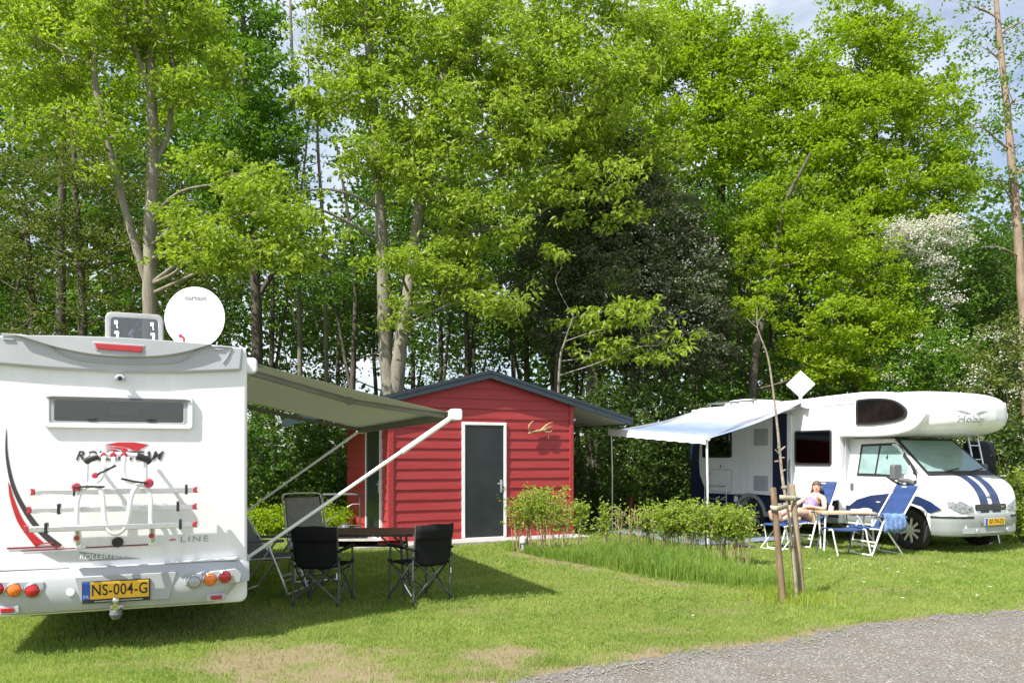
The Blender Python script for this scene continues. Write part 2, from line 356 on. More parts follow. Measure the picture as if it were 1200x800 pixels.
def groundmat():
    m, t, b = newmat('lawn_ground'); b.inputs['Roughness'].default_value = .95; b.inputs['Specular IOR Level'].default_value = .1
    tc = t.nodes.new('ShaderNodeTexCoord')
    def noise(s, d=6):
        n = t.nodes.new('ShaderNodeTexNoise'); n.inputs['Scale'].default_value = s; n.inputs['Detail'].default_value = d; n.inputs['Roughness'].default_value = .7
        t.links.new(tc.outputs['Object'], n.inputs['Vector']); return n
    def mixc(fac, a, c):
        x = t.nodes.new('ShaderNodeMix'); x.data_type = 'RGBA'
        for s, i in ((fac, 0), (a, 6), (c, 7)):
            if hasattr(s, 'is_output'): t.links.new(s, x.inputs[i])
            else: x.inputs[i].default_value = (*s, 1) if i else s
        return x.outputs[2]
    n1, n2, n3 = noise(.8), noise(9), noise(60, 3)
    r = t.nodes.new('ShaderNodeMapRange'); r.inputs[1].default_value = .35; r.inputs[2].default_value = .65; t.links.new(n2.outputs[0], r.inputs[0])
    g = mixc(n1.outputs[0], (.11, .165, .025), (.19, .21, .05)); g = mixc(r.outputs[0], g, (.17, .165, .06))
    s = mixc(n2.outputs[0], (.17, .125, .075), (.34, .27, .19)); s = mixc(n3.outputs[0], s, (.22, .17, .11))
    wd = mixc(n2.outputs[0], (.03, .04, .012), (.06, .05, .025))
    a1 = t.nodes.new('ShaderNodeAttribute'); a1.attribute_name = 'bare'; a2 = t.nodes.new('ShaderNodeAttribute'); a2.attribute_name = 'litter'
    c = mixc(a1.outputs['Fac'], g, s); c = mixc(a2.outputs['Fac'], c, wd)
    t.links.new(c, b.inputs['Base Color'])
    bp = t.nodes.new('ShaderNodeBump'); bp.inputs['Strength'].default_value = .6; bp.inputs['Distance'].default_value = .02
    t.links.new(n3.outputs[0], bp.inputs['Height']); t.links.new(bp.outputs[0], b.inputs['Normal'])
    return m
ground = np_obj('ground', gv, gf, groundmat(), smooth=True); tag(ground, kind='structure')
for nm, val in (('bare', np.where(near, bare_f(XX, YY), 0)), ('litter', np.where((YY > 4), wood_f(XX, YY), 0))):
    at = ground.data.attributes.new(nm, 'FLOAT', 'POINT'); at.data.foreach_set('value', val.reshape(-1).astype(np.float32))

# gravel road: its own sheet, cut along an uneven edge
gx = np.arange(-4, 16, .07); rows = 90
ed = np.array([np.nan] * len(gx))
for i, x in enumerate(gx):
    yy = np.linspace(edge_y(x) + .7, edge_y(x) - .7, 120); g = gravel_f(np.full(120, x), yy); k = np.argmax(g > 0); ed[i] = yy[k]
tt = np.concatenate([np.linspace(0, 1, 40) ** 1.5 * 3, [6, 12]])
RX = np.repeat(gx[:, None], len(tt), 1); RY = ed[:, None] - tt[None, :]
RZ = .004 + .018 * np.clip(tt / .5, 0, 1)[None, :] * np.ones_like(RX) + (fbm(RX * 5, RY * 5) - .5) * .012 * np.clip(tt / .3, 0, 1)[None, :]
RZ[:, 0] = -.03
rv = np.stack([RX, RY, RZ], -1).reshape(-1, 3); a, c = RX.shape
ii, jj = np.meshgrid(np.arange(a - 1), np.arange(c - 1), indexing='ij')
rf = np.stack([ii * c + jj, ii * c + jj + 1, (ii + 1) * c + jj + 1, (ii + 1) * c + jj], -1).reshape(-1, 4)
def gravelmat():
    m, t, b = newmat('gravel'); b.inputs['Roughness'].default_value = .95; b.inputs['Specular IOR Level'].default_value = .15
    tc = t.nodes.new('ShaderNodeTexCoord')
    v = t.nodes.new('ShaderNodeTexVoronoi'); v.inputs['Scale'].default_value = 75; t.links.new(tc.outputs['Object'], v.inputs['Vector'])
    n = t.nodes.new('ShaderNodeTexNoise'); n.inputs['Scale'].default_value = 2.5; n.inputs['Detail'].default_value = 6; t.links.new(tc.outputs['Object'], n.inputs['Vector'])
    r = t.nodes.new('ShaderNodeValToRGB'); r.color_ramp.elements[0].color = (.12, .112, .102, 1); r.color_ramp.elements[1].color = (.255, .24, .22, 1)
    sp = t.nodes.new('ShaderNodeSeparateColor'); t.links.new(v.outputs['Color'], sp.inputs[0]); t.links.new(sp.outputs[0], r.inputs[0])
    x = t.nodes.new('ShaderNodeMix'); x.data_type = 'RGBA'; x.inputs[7].default_value = (.16, .135, .108, 1)
    mr = t.nodes.new('ShaderNodeMapRange'); mr.inputs[1].default_value = .42; mr.inputs[2].default_value = .72; mr.inputs[4].default_value = .7; t.links.new(n.outputs[0], mr.inputs[0]); t.links.new(mr.outputs[0], x.inputs[0])
    t.links.new(r.outputs[0], x.inputs[6]); t.links.new(x.outputs[2], b.inputs['Base Color'])
    bp = t.nodes.new('ShaderNodeBump'); bp.inputs['Strength'].default_value = .8; bp.inputs['Distance'].default_value = .012; bp.invert = True
    t.links.new(v.outputs['Distance'], bp.inputs['Height']); t.links.new(bp.outputs[0], b.inputs['Normal'])
    return m
road = np_obj('gravel_road', rv, rf, gravelmat(), smooth=True); tag(road, kind='structure')
# loose stones on the road
n = 26000
px_ = rng.uniform(-1.5, 8.5, n); py_ = rng.uniform(4.6, 8.4, n); keep = gravel_f(px_, py_) > .22 * rng.random(n) - .12 * rng.random(n) ** 4; px_, py_ = px_[keep], py_[keep]; n = len(px_)
r_ = rng.gamma(2.2, .0032, n) + .003; r_ = np.minimum(r_ * .8, .012)
oct_ = np.array([(1, 0, 0), (-1, 0, 0), (0, 1, 0), (0, -1, 0), (0, 0, 1), (0, 0, -1)], float)
of = np.array([(0, 2, 4), (2, 1, 4), (1, 3, 4), (3, 0, 4), (2, 0, 5), (1, 2, 5), (3, 1, 5), (0, 3, 5)])
sv = oct_[None] * r_[:, None, None] * rng.uniform(.7, 1.3, (n, 6, 1)) * np.array([1.1, 1, .7])
an = rng.uniform(0, 6.28, n); ca, sa = np.cos(an)[:, None], np.sin(an)[:, None]
sx_ = sv[..., 0] * ca - sv[..., 1] * sa; sy_ = sv[..., 0] * sa + sv[..., 1] * ca
sv = np.stack([sx_ + px_[:, None], sy_ + py_[:, None], sv[..., 2] + .022 + (r_ * .12)[:, None]], -1)
sf = (of[None] + (np.arange(n) * 6)[:, None, None])
st = np_obj('gravel_stones', sv.reshape(-1, 3), sf.reshape(-1, 3), mat('loose_stone', (.15, .14, .125), .9, var_col=(.30, .28, .255), scale=45), k=3)
tag(st, kind='stuff')

# grass blades
def blades(name, x, y, h, wid, lean, m, seg2=True):
    n = len(x); a = rng.uniform(0, 6.283, n); d = rng.uniform(0, 6.283, n); l = lean * rng.random(n) * h
    dx, dy = np.cos(a) * wid / 2, np.sin(a) * wid / 2
    z0 = np.full(n, -.015)
    b0 = np.stack([x - dx, y - dy, z0], -1); b1 = np.stack([x + dx, y + dy, z0], -1)
    mxx, myy = x + np.cos(d) * l * .35, y + np.sin(d) * l * .35
    m0 = np.stack([mxx - dx * .8, myy - dy * .8, h * .6], -1); m1 = np.stack([mxx + dx * .8, myy + dy * .8, h * .6], -1)
    tp = np.stack([x + np.cos(d) * l, y + np.sin(d) * l, h * (1 - .25 * np.minimum(1, l / h))], -1)
    v = np.stack([b0, b1, m1, m0, tp], 1).reshape(-1, 3)
    k = (np.arange(n) * 5)[:, None]
    f = np.concatenate([k + np.array([[0, 1, 2]]), k + np.array([[0, 2, 3]]), k + np.array([[3, 2, 4]])], 0)
    o = np_obj(name, v, f, m, k=3); return tag(o, kind='stuff')
SHED_O, SHED_A = np.array([-2.24, 14.64]), R(25)
def in_shed(x, y):
    u = (x - SHED_O[0]) * math.cos(SHED_A) + (y - SHED_O[1]) * math.sin(SHED_A); v = -(x - SHED_O[0]) * math.sin(SHED_A) + (y - SHED_O[1]) * math.cos(SHED_A)
    return (u > -.15) & (u < 3.95) & (v > -.55) & (v < 3.4)
gx_, gy_, gh_, gw_ = [], [], [], []
for y0, y1, dens, hh, ww in ((5.2, 6.5, 5200, .019, .0042), (6.5, 8.5, 4000, .021, .005), (8.5, 11, 2300, .023, .0065), (11, 14.5, 1300, .026, .009), (14.5, 18.5, 500, .04, .013)):
    xr = y1 * .72; n = int((y1 - y0) * 2 * xr * dens); x = rng.uniform(-xr, xr, n); y = rng.uniform(y0, y1, n)
    b = bare_f(x, y); keep = (rng.random(n) > b * 1.08) & ~in_shed(x, y) & (rng.random(n) < .45 + .9 * fbm(x * 2.3, y * 2.3)) & (wood_f(x, y) < rng.random(n))
    x, y = x[keep], y[keep]; f_ = fbm(x * 1.3 + 20, y * 1.3)
    gx_.append(x); gy_.append(y); gh_.append(hh * (.5 + 1.0 * rng.random(len(x))) * (.6 + .9 * f_)); gw_.append(np.full(len(x), ww) * rng.uniform(.7, 1.3, len(x)))
grassm = leafmat('grass_blade', (.17, .272, .045), (.355, .43, .12), .42, .55)
blades('grass', np.concatenate(gx_), np.concatenate(gy_), np.concatenate(gh_), np.concatenate(gw_), 1.7, grassm)
# straw in the worn patches
n = 26000; x = rng.uniform(-4, 4, n); y = rng.uniform(5.2, 13, n); keep = (bare_f(x, y) * (gravel_f(x, y) < .05) > rng.random(n)); x, y = x[keep], y[keep]
blades('dry_grass', x, y, rng.uniform(.008, .03, len(x)), np.full(len(x), .005), 3.0, leafmat('straw', (.26, .20, .10), (.36, .30, .17), .2, .7))
# ================================================================== LEFT MOTORHOME (rear view). local x right, y forward, origin under the rear panel
LM = thing('motorhome', 'white motorhome seen from the back with an empty bike rack and yellow plate NS-004-G', 'motorhome', (-3.318, 6.7, 0), R(22))
HW = 1.037
b = MB(); b.prism(rrect(-HW, HW, .31, 2.56, .07), 'y', 0, 6.1)
obj('body', b, M['gel'], LM, bevel=.025, seg=3)
b = MB()
b.prism([(-HW, 2.345), (-.5, 2.315), (0, 2.305), (.5, 2.32), (.985, 2.36), (1.0, 2.565), (.6, 2.585), (0, 2.59), (-.6, 2.58), (-HW, 2.56)], 'y', -.045, .12)
sp = obj('spoiler_moulding', b, M['plast'], LM, bevel=.02, seg=3)
arc = bez2([(-.72, 2.57), (-.45, 2.49), (-.2, 2.445), (.05, 2.435), (.3, 2.45), (.52, 2.495), (.74, 2.575)])
b = MB(); b.prism(arc + [(.4, 2.587), (0, 2.594), (-.4, 2.585)], 'y', -.085, -.03)
obj('raised_centre', b, M['plast'], sp, bevel=.018, seg=3)
b = MB(); b.tube(bez([(-.83, -.05, 2.575), (-.66, -.05, 2.57), (-.56, -.05, 2.53), (-.36, -.05, 2.42), (-.15, -.05, 2.39), (.1, -.05, 2.385), (.35, -.05, 2.40), (.5, -.05, 2.43), (.66, -.05, 2.535), (.76, -.05, 2.56), (.9, -.05, 2.56)]), .009, 6)
b.tube(bez([(.9, -.05, 2.56), (.87, -.05, 2.48), (.83, -.05, 2.42)]), .005, 5)
obj('moulding_edge', b, M['plast2'], sp)
for c in (-.78, .8):
    b = MB(); b.box(c - .04, c + .04, -.056, -.04, 2.53, 2.545); obj('marker_light', b, M['cllens'], sp, bevel=.004)
b = MB(); b.prism([(-.165, 2.535), (.2, 2.527), (.19, 2.475), (-.145, 2.485)], 'y', -.098, -.08); obj('brake_light', b, M['redlens'], LM, bevel=.006)
b = MB(); b.prism([(-.185, 2.55), (.215, 2.54), (.2, 2.462), (-.155, 2.472)], 'y', -.09, -.07); obj('brake_light_surround', b, M['plast2'], LM, bevel=.006)
# roof edge strip
b = MB(); b.box(-1.0, 1.0, .12, 6.0, 2.555, 2.58); obj('roof', b, M['gel'], LM, bevel=.01)
# rear window
win = thing('rear_window', None, None, (.001, 0, .158)); win.parent = LM; win.scale = (.955, 1, .92)
b = MB(); ring_prism(b, rrect(-.565, .615, 1.825, 2.135, .035), rrect(-.52, .57, 1.868, 2.10, .02), 'y', -.035, .0); obj('frame', b, M['gel'], win, bevel=.008)
b = MB(); ring_prism(b, rrect(-.52, .57, 1.868, 2.10, .02), rrect(-.485, .535, 1.885, 2.075, .02), 'y', -.028, .0); obj('inner_frame', b, M['plast2'], win, bevel=.005)
b = MB(); b.box(-.52, .57, -.004, -.002, 1.868, 2.10); obj('dark_interior', b, M['inter'], win)
b = MB(); b.box(-.485, .535, -.006, -.003, 1.885, 1.905); b.box(-.36, .5, -.012, -.003, 1.905, 1.922); obj('sill_inside', b, M['plast'], win)
b = MB(); b.prism([(-.07, 2.03), (.16, 2.03), (.155, 1.965), (-.05, 1.965)], 'y', -.016, -.004); obj('interior_lamp', b, M['beige'], win)
b = MB(); b.prism(rrect(-.485, .535, 1.885, 2.075, .02), 'y', -.024, -.020); obj('pane', b, M['smoke'], win)
b = MB(); b.box(-.54, .59, -.045, -.03, 2.085, 2.098); obj('hinge_rail', b, M['grey'], win)
for c in (-.2, .27):
    b = MB(); b.prism([(c - .05, 1.915), (c + .05, 1.915), (c + .03, 1.893), (c - .03, 1.893)], 'y', -.034, -.024); obj('latch', b, M['dark'], win, bevel=.003)
# reversing camera
b = MB(); b.box(-.0, .05, -.10, -.0, 2.265, 2.285); b.box(-.015, .065, -.12, -.05, 2.235, 2.27); cm = obj('reversing_camera', b, M['plast'], LM, bevel=.008)
b = MB(); b.lathe([(0, -.135), (.016, -.132), (.02, -.115)], (.025, 0, 2.25), 'y', 12); obj('lens', b, M['dark'], cm)
# decals
def decal(name, poly, m, y=-.003, par=LM):
    b = MB(); b.prism(poly, 'y', y - .0015, y + .001); return obj(name, b, m, par, smooth=0)
def taper_decal(name, pts, wid, m, y=-.003):
    pts = bez([(p[0], p[1], 0) for p in pts], 8); n = len(pts); lft, rgt = [], []
    for i, p in enumerate(pts):
        t = (pts[min(i + 1, n - 1)] - pts[max(0, i - 1)]).normalized(); nrm = Vector((-t.y, t.x, 0)); wd = wid * (i / (n - 1)) ** .7 + .002
        lft.append(p + nrm * wd / 2); rgt.append(p - nrm * wd / 2)
    b = MB()
    for i in range(n - 1):
        b.add([(q.x, y, q.y) for q in (lft[i], lft[i + 1], rgt[i + 1], rgt[i])], [(0, 1, 2, 3)])
    return obj(name, b, m, LM, smooth=0)
taper_decal('dark_stripe', [(-.805, 1.83), (-.80, 1.6), (-.755, 1.36), (-.67, 1.16), (-.56, .99), (-.435, .865)], .05, M['decdk'])
taper_decal('red_stripe', [(-.79, 1.4), (-.765, 1.26), (-.71, 1.09), (-.63, .96), (-.57, .885)], .062, M['decred'], -.0045)
decal('maroon_line', [(-.80, .872), (-.435, .872), (-.415, .886), (-.41, .872), (-.43, .858), (-.80, .858)], M['decmar'], -.006)
decal('red_line', [(-.62, .892), (-.47, .892), (-.485, .902), (-.62, .9)], M['decred'], -.006)
decal('maroon_line', [(-.70, .845), (-.70, .836), (.25, .848), (.25, .86)], M['decmar'], -.006)
decal('grey_band', [(-.57, .825), (-.33, .825), (.18, .735), (-.43, .735)], M['decsil'])
RT = lambda x, z, y=-.004: frame_m((x, y, z), (1, 0, 0), (0, 0, 1))
text('faint_lettering', 'ROLLERTEAM', .062, M['panel'], LM, RT(-.1, .77, -.0052), .2, .0006)
text('lettering', 'ROLLER', .105, M['decdk'], LM, RT(-.13, 1.607), .35, .001, 1.02, bold=.0018); text('lettering', 'TEAM', .105, M['decdk'], LM, RT(.20, 1.607), .35, .001, 1.02, bold=.0018)
for pts in ([(-.10, 1.70), (.0, 1.722), (.13, 1.722), (.235, 1.705), (.19, 1.675), (.17, 1.665), (.165, 1.65), (.12, 1.655), (.08, 1.675), (.0, 1.69)], [(-.10, 1.682), (.0, 1.682), (.06, 1.672), (.09, 1.648), (.05, 1.645), (.03, 1.66), (-.02, 1.671)], [(-.095, 1.664), (-.02, 1.662), (.02, 1.642), (-.01, 1.64), (-.04, 1.652)]):
    decal('red_emblem', pts, M['decred'])
text('model_lettering', 'LINE', .072, M['decgr'], LM, RT(.60, .886), 0, .001, 1.35, 1.25)
decal('red_dash', [(.405, .893), (.45, .893), (.45, .882), (.40, .882)], M['decred'], -.0058)
b = MB(); b.lathe([(0, -.03), (.038, -.028), (.044, -.018), (.044, 0)], (0, 0, .885), 'y', 18); obj('filler_cap', b, M['dark'], LM)
# bumper
def bump_sec(x):
    t = abs(x); k = sm(.72, 1.04, np.array(t)).item(); yo = .0 + .10 * (max(0, t - .80) / .25) ** 2; zb = .335 + .20 * k ** 1.5; zt = .69 - .0 * k
    return [(x, .10 + yo, zt), (x, -.045 + yo, zt + .004), (x, -.085 + yo, zt - .02), (x, -.118 + yo, .60), (x, -.128 + yo, .50), (x, -.115 + yo, .42 + .1 * k), (x, -.085 + yo, zb + .012), (x, -.05 + yo, zb), (x, .12 + yo, zb)]
b = MB(); b.loft([bump_sec(x) for x in list(np.linspace(-1.055, -.75, 9)) + [-.4, 0, .4] + list(np.linspace(.75, 1.055, 9))])
bp = obj('bumper', b, M['plast'], LM, bevel=.006, smooth=50)
for s in (-1, 1):
    b = MB(); b.prism([(s * .52, .60), (s * .93, .63), (s * .985, .58), (s * .97, .505), (s * .56, .487), (s * .52, .51)], 'y', -.133, -.09); lp = obj('lamp_panel', b, M['plast2'], bp, bevel=.008)
    for x_, z_, mm in ((.60, .534, 'cllens' if s > 0 else 'redlens'), (.725, .548, 'orlens'), (.845, .562, 'redlens')):
        b = MB(); b.lathe([(.058, -.13), (.06, -.142), (.053, -.148), (.05, -.14)], (s * x_, 0, z_), 'y', 24); rim = obj('lamp_bezel', b, M['steel'], lp)
        b = MB(); b.lathe([(.05, -.138), (.044, -.156), (.025, -.166), (.004, -.169)], (s * x_, 0, z_), 'y', 24)
        o = obj('tail_light', b, M[mm], LM)
    b = MB(); b.box(s * .775 - .045, s * .775 + .045, -.138, -.10, .372, .405); obj('reflector', b, M['redlens'], LM, bevel=.004)
    b = MB(); b.prism(rrect(s * .775 - .08, s * .775 + .08, .355, .42, .02), 'y', -.125, -.08); obj('reflector_panel', b, M['plast'], bp, bevel=.005)
    b = MB(); b.prism([(s * .36, .70), (s * .95, .72), (s * .95, .695), (s * .36, .69)], 'y', -.062, 0); obj('bumper_lip', b, M['gel'], bp, bevel=.008)
b = MB(); b.prism([(-.31, .625), (.46, .625), (.40, .40), (-.25, .40)], 'y', -.133, -.10); obj('plate_recess', b, M['plast2'], bp, bevel=.006)
b = MB(); b.box(-.25, .255, -.15, -.132, .405, .585); pl = obj('number_plate', b, M['dark'], LM, bevel=.004)
b = MB(); b.box(-.19, .245, -.1535, -.15, .438, .577); obj('plate_face', b, M['yellow'], pl)
b = MB(); b.box(-.243, -.19, -.1535, -.15, .438, .577); obj('country_strip', b, M['pblue'], pl)
text('plate_lettering', 'NS-004-G', .128, M['ink'], pl, RT(.028, .507, -.155), 0, .0008, .76, 1.06, bold=.001)
text('country_letters', 'NL', .034, M['white'], pl, RT(-.2165, .462, -.155))
b = MB(); b.box(-.16, .2, -.1512, -.15, .416, .424); obj('plate_footer', b, M['plast2'], pl)
b = MB(); b.lathe([(0, -.136), (.03, -.1355), (.032, -.133)], (-.335, 0, .505), 'y', 18).xform(Matrix.Identity(4)); obj('round_sticker', b, M['white'], bp)
b = MB(); b.tube([(0, .2, .36), (0, -.1, .345), (0, -.19, .345), (0, -.2, .38), (0, -.2, .40)], .024, 10); b.ball((0, -.2, .425), .03, .03, .03); b.box(-.05, .05, -.12, -.02, .33, .375)
tb = obj('tow_ball', b, M['steel'], LM); b = MB(); b.lathe([(.0, .34), (.045, .34), (.05, .31), (.03, .27), (.0, .27)], (0, -.17, 0), 'z', 14); obj('tow_socket', b, M['grey'], tb)
# wheels and underside
for x in (-.82, .82):
    for y in (2.35, 5.3):
        b = MB(); b.lathe([(.2, -.11), (.31, -.11), (.34, -.08), (.345, 0), (.34, .08), (.31, .11), (.2, .11), (.2, -.11)], (x, y, .345), 'x', 28, cap=False); t_ = obj('wheel', b, M['rubber'], LM)
        b = MB(); b.lathe([(0, .06), (.19, .08), (.205, .115)] if x > 0 else [(.205, -.115), (.19, -.08), (0, -.06)], (x, y, .345), 'x', 24); obj('rim', b, M['alu'], t_)
b = MB(); b.box(-.7, .7, .4, 5.6, .24, .32); obj('chassis', b, M['dark'], LM)
# skylight hatch, open
ht = thing('roof_hatch', None, None); ht.parent = LM
b = MB(); ring_prism(b, rrect(-.165, .33, 2.60, 2.945, .06), rrect(-.118, .283, 2.64, 2.90, .035), 'y', .78, .84); obj('lid_rim', b, M['acrim'], ht, bevel=.012)
b = MB(); b.prism(rrect(-.13, .295, 2.63, 2.91, .03), 'y', .80, .812); obj('lid_pane', b, M['acryl'], ht)
for c in (-.07, .235):
    b = MB(); b.tube([(c, .74, 2.62), (c + .01, .75, 2.7), (c + .015, .77, 2.755)], .012, 7); b.box(c - .015, c + .02, .755, .785, 2.74, 2.765); obj('lid_stay', b, M['wtube'], ht)
    b = MB(); b.box(c - .018, c + .012, .765, .785, 2.83, 2.865); b.tube([(c, .77, 2.84), (c + .01, .77, 2.79)], .006, 5); obj('lid_catch', b, M['wtube'], ht)
b = MB(); b.box(-.2, .36, .55, 1.2, 2.62, 2.66); obj('hatch_base', b, M['gel'], ht, bevel=.015)
# satellite dish (round side to the camera, slightly tilted)
dish = thing('satellite_dish', None, None, (.603, .45, 2.885), R(-14)); dish.parent = LM
prof = [(0, -.004), (.10, -.003), (.19, .0), (.262, .006), (.275, .010), (.27, .022), (.2, .02), (0, .016)]
b = MB(); b.lathe(prof, (0, 0, 0), 'y', 48); b.xform(Matrix.Rotation(R(-6), 4, 'X') @ Matrix.Diagonal((.97, 1, 1.06, 1)))
obj('reflector', b, M['panel'], dish, smooth=60)
DM = frame_m((.005, -.030, .20), (1, 0, 0), (0, math.sin(R(6)), math.cos(R(6))))
text('lettering', 'cartest', .06, M['decgr'], dish, frame_m((.0, .0125, .185), (1, 0, 0), (0, math.sin(R(6)), math.cos(R(6)))), 0, .003, 1.15, bold=.001)
b = MB(); b.tube([(-.085, -.02, -.25), (-.08, -.06, -.2), (-.10, -.08, -.19)], .012, 7); b.ball((-.105, -.08, -.185), .018, .018, .02); obj('feed_arm', b, M['red'], dish)
b = MB(); b.tube([(0, .05, -.28), (0, .06, -.05)], .03, 10); b.box(-.12, .12, -.05, .25, -.29, -.255); obj('mast', b, M['plast2'], dish, bevel=.01)
# bike carrier
bc = thing('bike_carrier', None, None); bc.parent = LM
def bt(name, pts, r, m='wtube', par=bc, n=9, sm_=True): b = MB(); b.tube(bez(pts, 6) if sm_ else pts, r, n); return obj(name, b, M[m], par, smooth=60)
for i, (z, yy, x0, x1, cl) in enumerate(((1.315, -.15, -.575, .59, [.535]), (1.178, -.24, -.585, .585, [-.40, .47]), (1.036, -.33, -.59, .585, [-.475, .49]))):
    b = MB(); b.box(x0, x1, yy - .032, yy + .032, z - .012, z + .016); b.box(x0, x1, yy - .036, yy - .026, z - .02, z + .024); rl = obj('rail', b, M['alu'], bc, bevel=.005)
    for xx, sg in ((x0, -1), (x1, 1)):
        b = MB(); b.prism([(xx, z - .018), (xx, z + .024), (xx + sg * .035, z + .034), (xx + sg * .028, z + .004), (xx + sg * .038, z - .02)], 'y', yy - .035, yy + .035); obj('end_cap', b, M['red'], rl, bevel=.004)
    for c in cl:
        b = MB(); b.box(c - .011, c + .011, yy - .042, yy + .042, z - .032, z + .05); obj('rail_strap', b, M['dark'], rl, bevel=.004)
for s, xb, xt in ((-1, -.275, -.235), (1, .275, .24)):
    bt('upright', [(xb, -.03, .865), (xb, -.07, .93), (xb, -.14, 1.0), (xb * .98, -.30, 1.03), (xb * .97, -.32, 1.1), (xb * .96, -.30, 1.25), (xt, -.26, 1.34)], .018)
    bt('top_post', [(xt - s * .02, -.04, 1.62), (xt - s * .02, -.12, 1.60), (xt - s * .02, -.14, 1.5), (xt - s * .015, -.14, 1.33)], .015)
    b = MB(); b.box(xb - .04, xb + .04, -.03, 0, .845, .885); obj('foot_bracket', b, M['panel'], bc, bevel=.008)
    b = MB(); b.lathe([(.0, -.02), (.03, -.02), (.036, 0), (.03, .02), (.0, .02)], (xb * .985, -.30, .955), 'y', 10).xform(Matrix.Translation((xb * .985, -.3, .955)) @ Matrix.Scale(.62, 4) @ Matrix.Translation((-xb * .985, .3, -.955))); obj('lower_clamp', b, M['red'], bc)
    b = MB(); b.tube([(xb * 1.0, -.20, .90), (xb * .99, -.25, 1.0), (xb * .985, -.31, 1.09)], .022, 9); obj('lower_sleeve', b, M['alu'], bc)
bt('hoop', [(-.235, -.27, 1.33), (-.19, -.28, 1.365), (-.12, -.30, 1.36), (-.085, -.32, 1.28), (-.07, -.34, 1.12), (-.045, -.35, 1.02), (.01, -.35, .985), (.07, -.35, 1.02), (.10, -.34, 1.12), (.125, -.32, 1.28), (.165, -.30, 1.36), (.22, -.28, 1.365), (.25, -.27, 1.33)], .0185)
bt('top_tube', [(-.225, -.13, 1.565), (-.18, -.15, 1.60), (-.1, -.16, 1.615), (.02, -.16, 1.62), (.12, -.16, 1.615), (.20, -.15, 1.60), (.255, -.13, 1.565)], .019)
bt('support_arm', [(-.085, -.17, 1.61), (-.085, -.24, 1.56), (-.085, -.27, 1.47), (-.125, -.28, 1.40), (-.23, -.28, 1.37)], .017)
bt('support_arm', [(-.02, -.17, 1.61), (-.015, -.22, 1.56), (-.03, -.24, 1.52), (-.10, -.24, 1.46)], .015)
bt('support_arm', [(.06, -.17, 1.61), (.06, -.24, 1.56), (.065, -.27, 1.46), (.10, -.28, 1.40), (.22, -.28, 1.385)], .017)
for pts in ([(-.225, -.13, 1.558), (-.19, -.145, 1.585), (-.125, -.155, 1.606)], [(.15, -.155, 1.606), (.215, -.145, 1.585), (.255, -.13, 1.555)]):
    b = MB(); b.tube(bez(pts, 4), .029, 12); obj('foam_grip', b, M['dark'], bc, bevel=.006)
for x_, y_, z_, r_ in ((-.275, -.28, 1.36, .034), (.25, -.28, 1.385, .038), (-.145, -.25, 1.45, .024), (-.02, -.165, 1.615, .024), (.06, -.165, 1.615, .026), (-.09, -.165, 1.615, .022)):
    b = MB(); b.lathe([(0, -.035), (r_ * .8, -.035), (r_, -.02), (r_, .02), (r_ * .8, .035), (0, .035)], (x_, y_, z_), 'y', 12); obj('red_clamp', b, M['red'], bc, bevel=.004)
for pts in ([(-.29, -.30, 1.29), (-.285, -.31, 1.36), (-.18, -.32, 1.365), (-.07, -.33, 1.36)], [(.05, -.32, 1.425), (.14, -.32, 1.40), (.25, -.31, 1.385)], [(-.14, -.27, 1.45), (-.05, -.29, 1.50), (.01, -.29, 1.53)]):
    b = MB(); b.tube(pts, .009, 6); obj('buckle_strap', b, M['dark'], bc)
# awning on the right side
aw = thing('awning', None, None); aw.parent = LM
b = MB(); b.prism(rrect(1.037, 1.155, 2.385, 2.535, .045), 'y', .42, 5.4); obj('cassette', b, M['gel'], aw, bevel=.015)
ny_ = 14; secs = []
for i in range(ny_ + 1):
    t = i / ny_; x = 1.09 + (3.09 - 1.09) * t
    secs.append([(x, .5 + 4.8 * s_, 2.50 - .44 * t - .07 * math.sin(math.pi * t) * (.6 + .4 * math.cos(2 * math.pi * (s_ - .5))) + .012 * math.sin(14 * s_) * math.sin(math.pi * t)) for s_ in np.linspace(0, 1, 13)])
b = MB(); b.loft(secs, cap=False, closed=False); obj('fabric', b, M['gfab'], aw, solid=.004, smooth=80)
b = MB(); b.prism(rrect(3.06, 3.16, 1.985, 2.085, .03), 'y', .44, 5.36); rl = obj('front_rail', b, M['grail'], aw, bevel=.008)
for y0, y1 in ((.36, .46), (5.34, 5.42)):
    b = MB(); b.prism(rrect(3.05, 3.175, 1.975, 2.095, .03), 'y', y0, y1); obj('rail_end_cap', b, M['wtube'], rl, bevel=.012)
for y_, sg in ((.58, 1), (5.2, -1)):
    b = MB(); b.tube([(1.1, y_, 2.41), (2.1, y_ + .28 * sg, 2.18)], .032, 8); b.tube([(2.1, y_ + .28 * sg, 2.18), (3.06, y_ + .02 * sg, 2.03)], .028, 8); b.ball((2.1, y_ + .28 * sg, 2.18), .045, .045, .045); obj('folding_arm', b, M['grail'], aw)
for y_, yf in ((.44, .8), (5.34, 5.0)):
    b = MB(); b.tube([(1.05, yf, .58), (2.0, (yf + y_) / 2, 1.25), (3.1, y_, 2.02)], [.017, .0172, .0225], 10); b.box(1.035, 1.075, yf - .04, yf + .04, .52, .64); obj('support_leg', b, M['wtube'], aw)
b = MB(); b.tube([(2.55, .45, 1.645), (3.1, .44, 2.02)], .027, 10); obj('leg_sleeve', b, M['wtube'], aw)

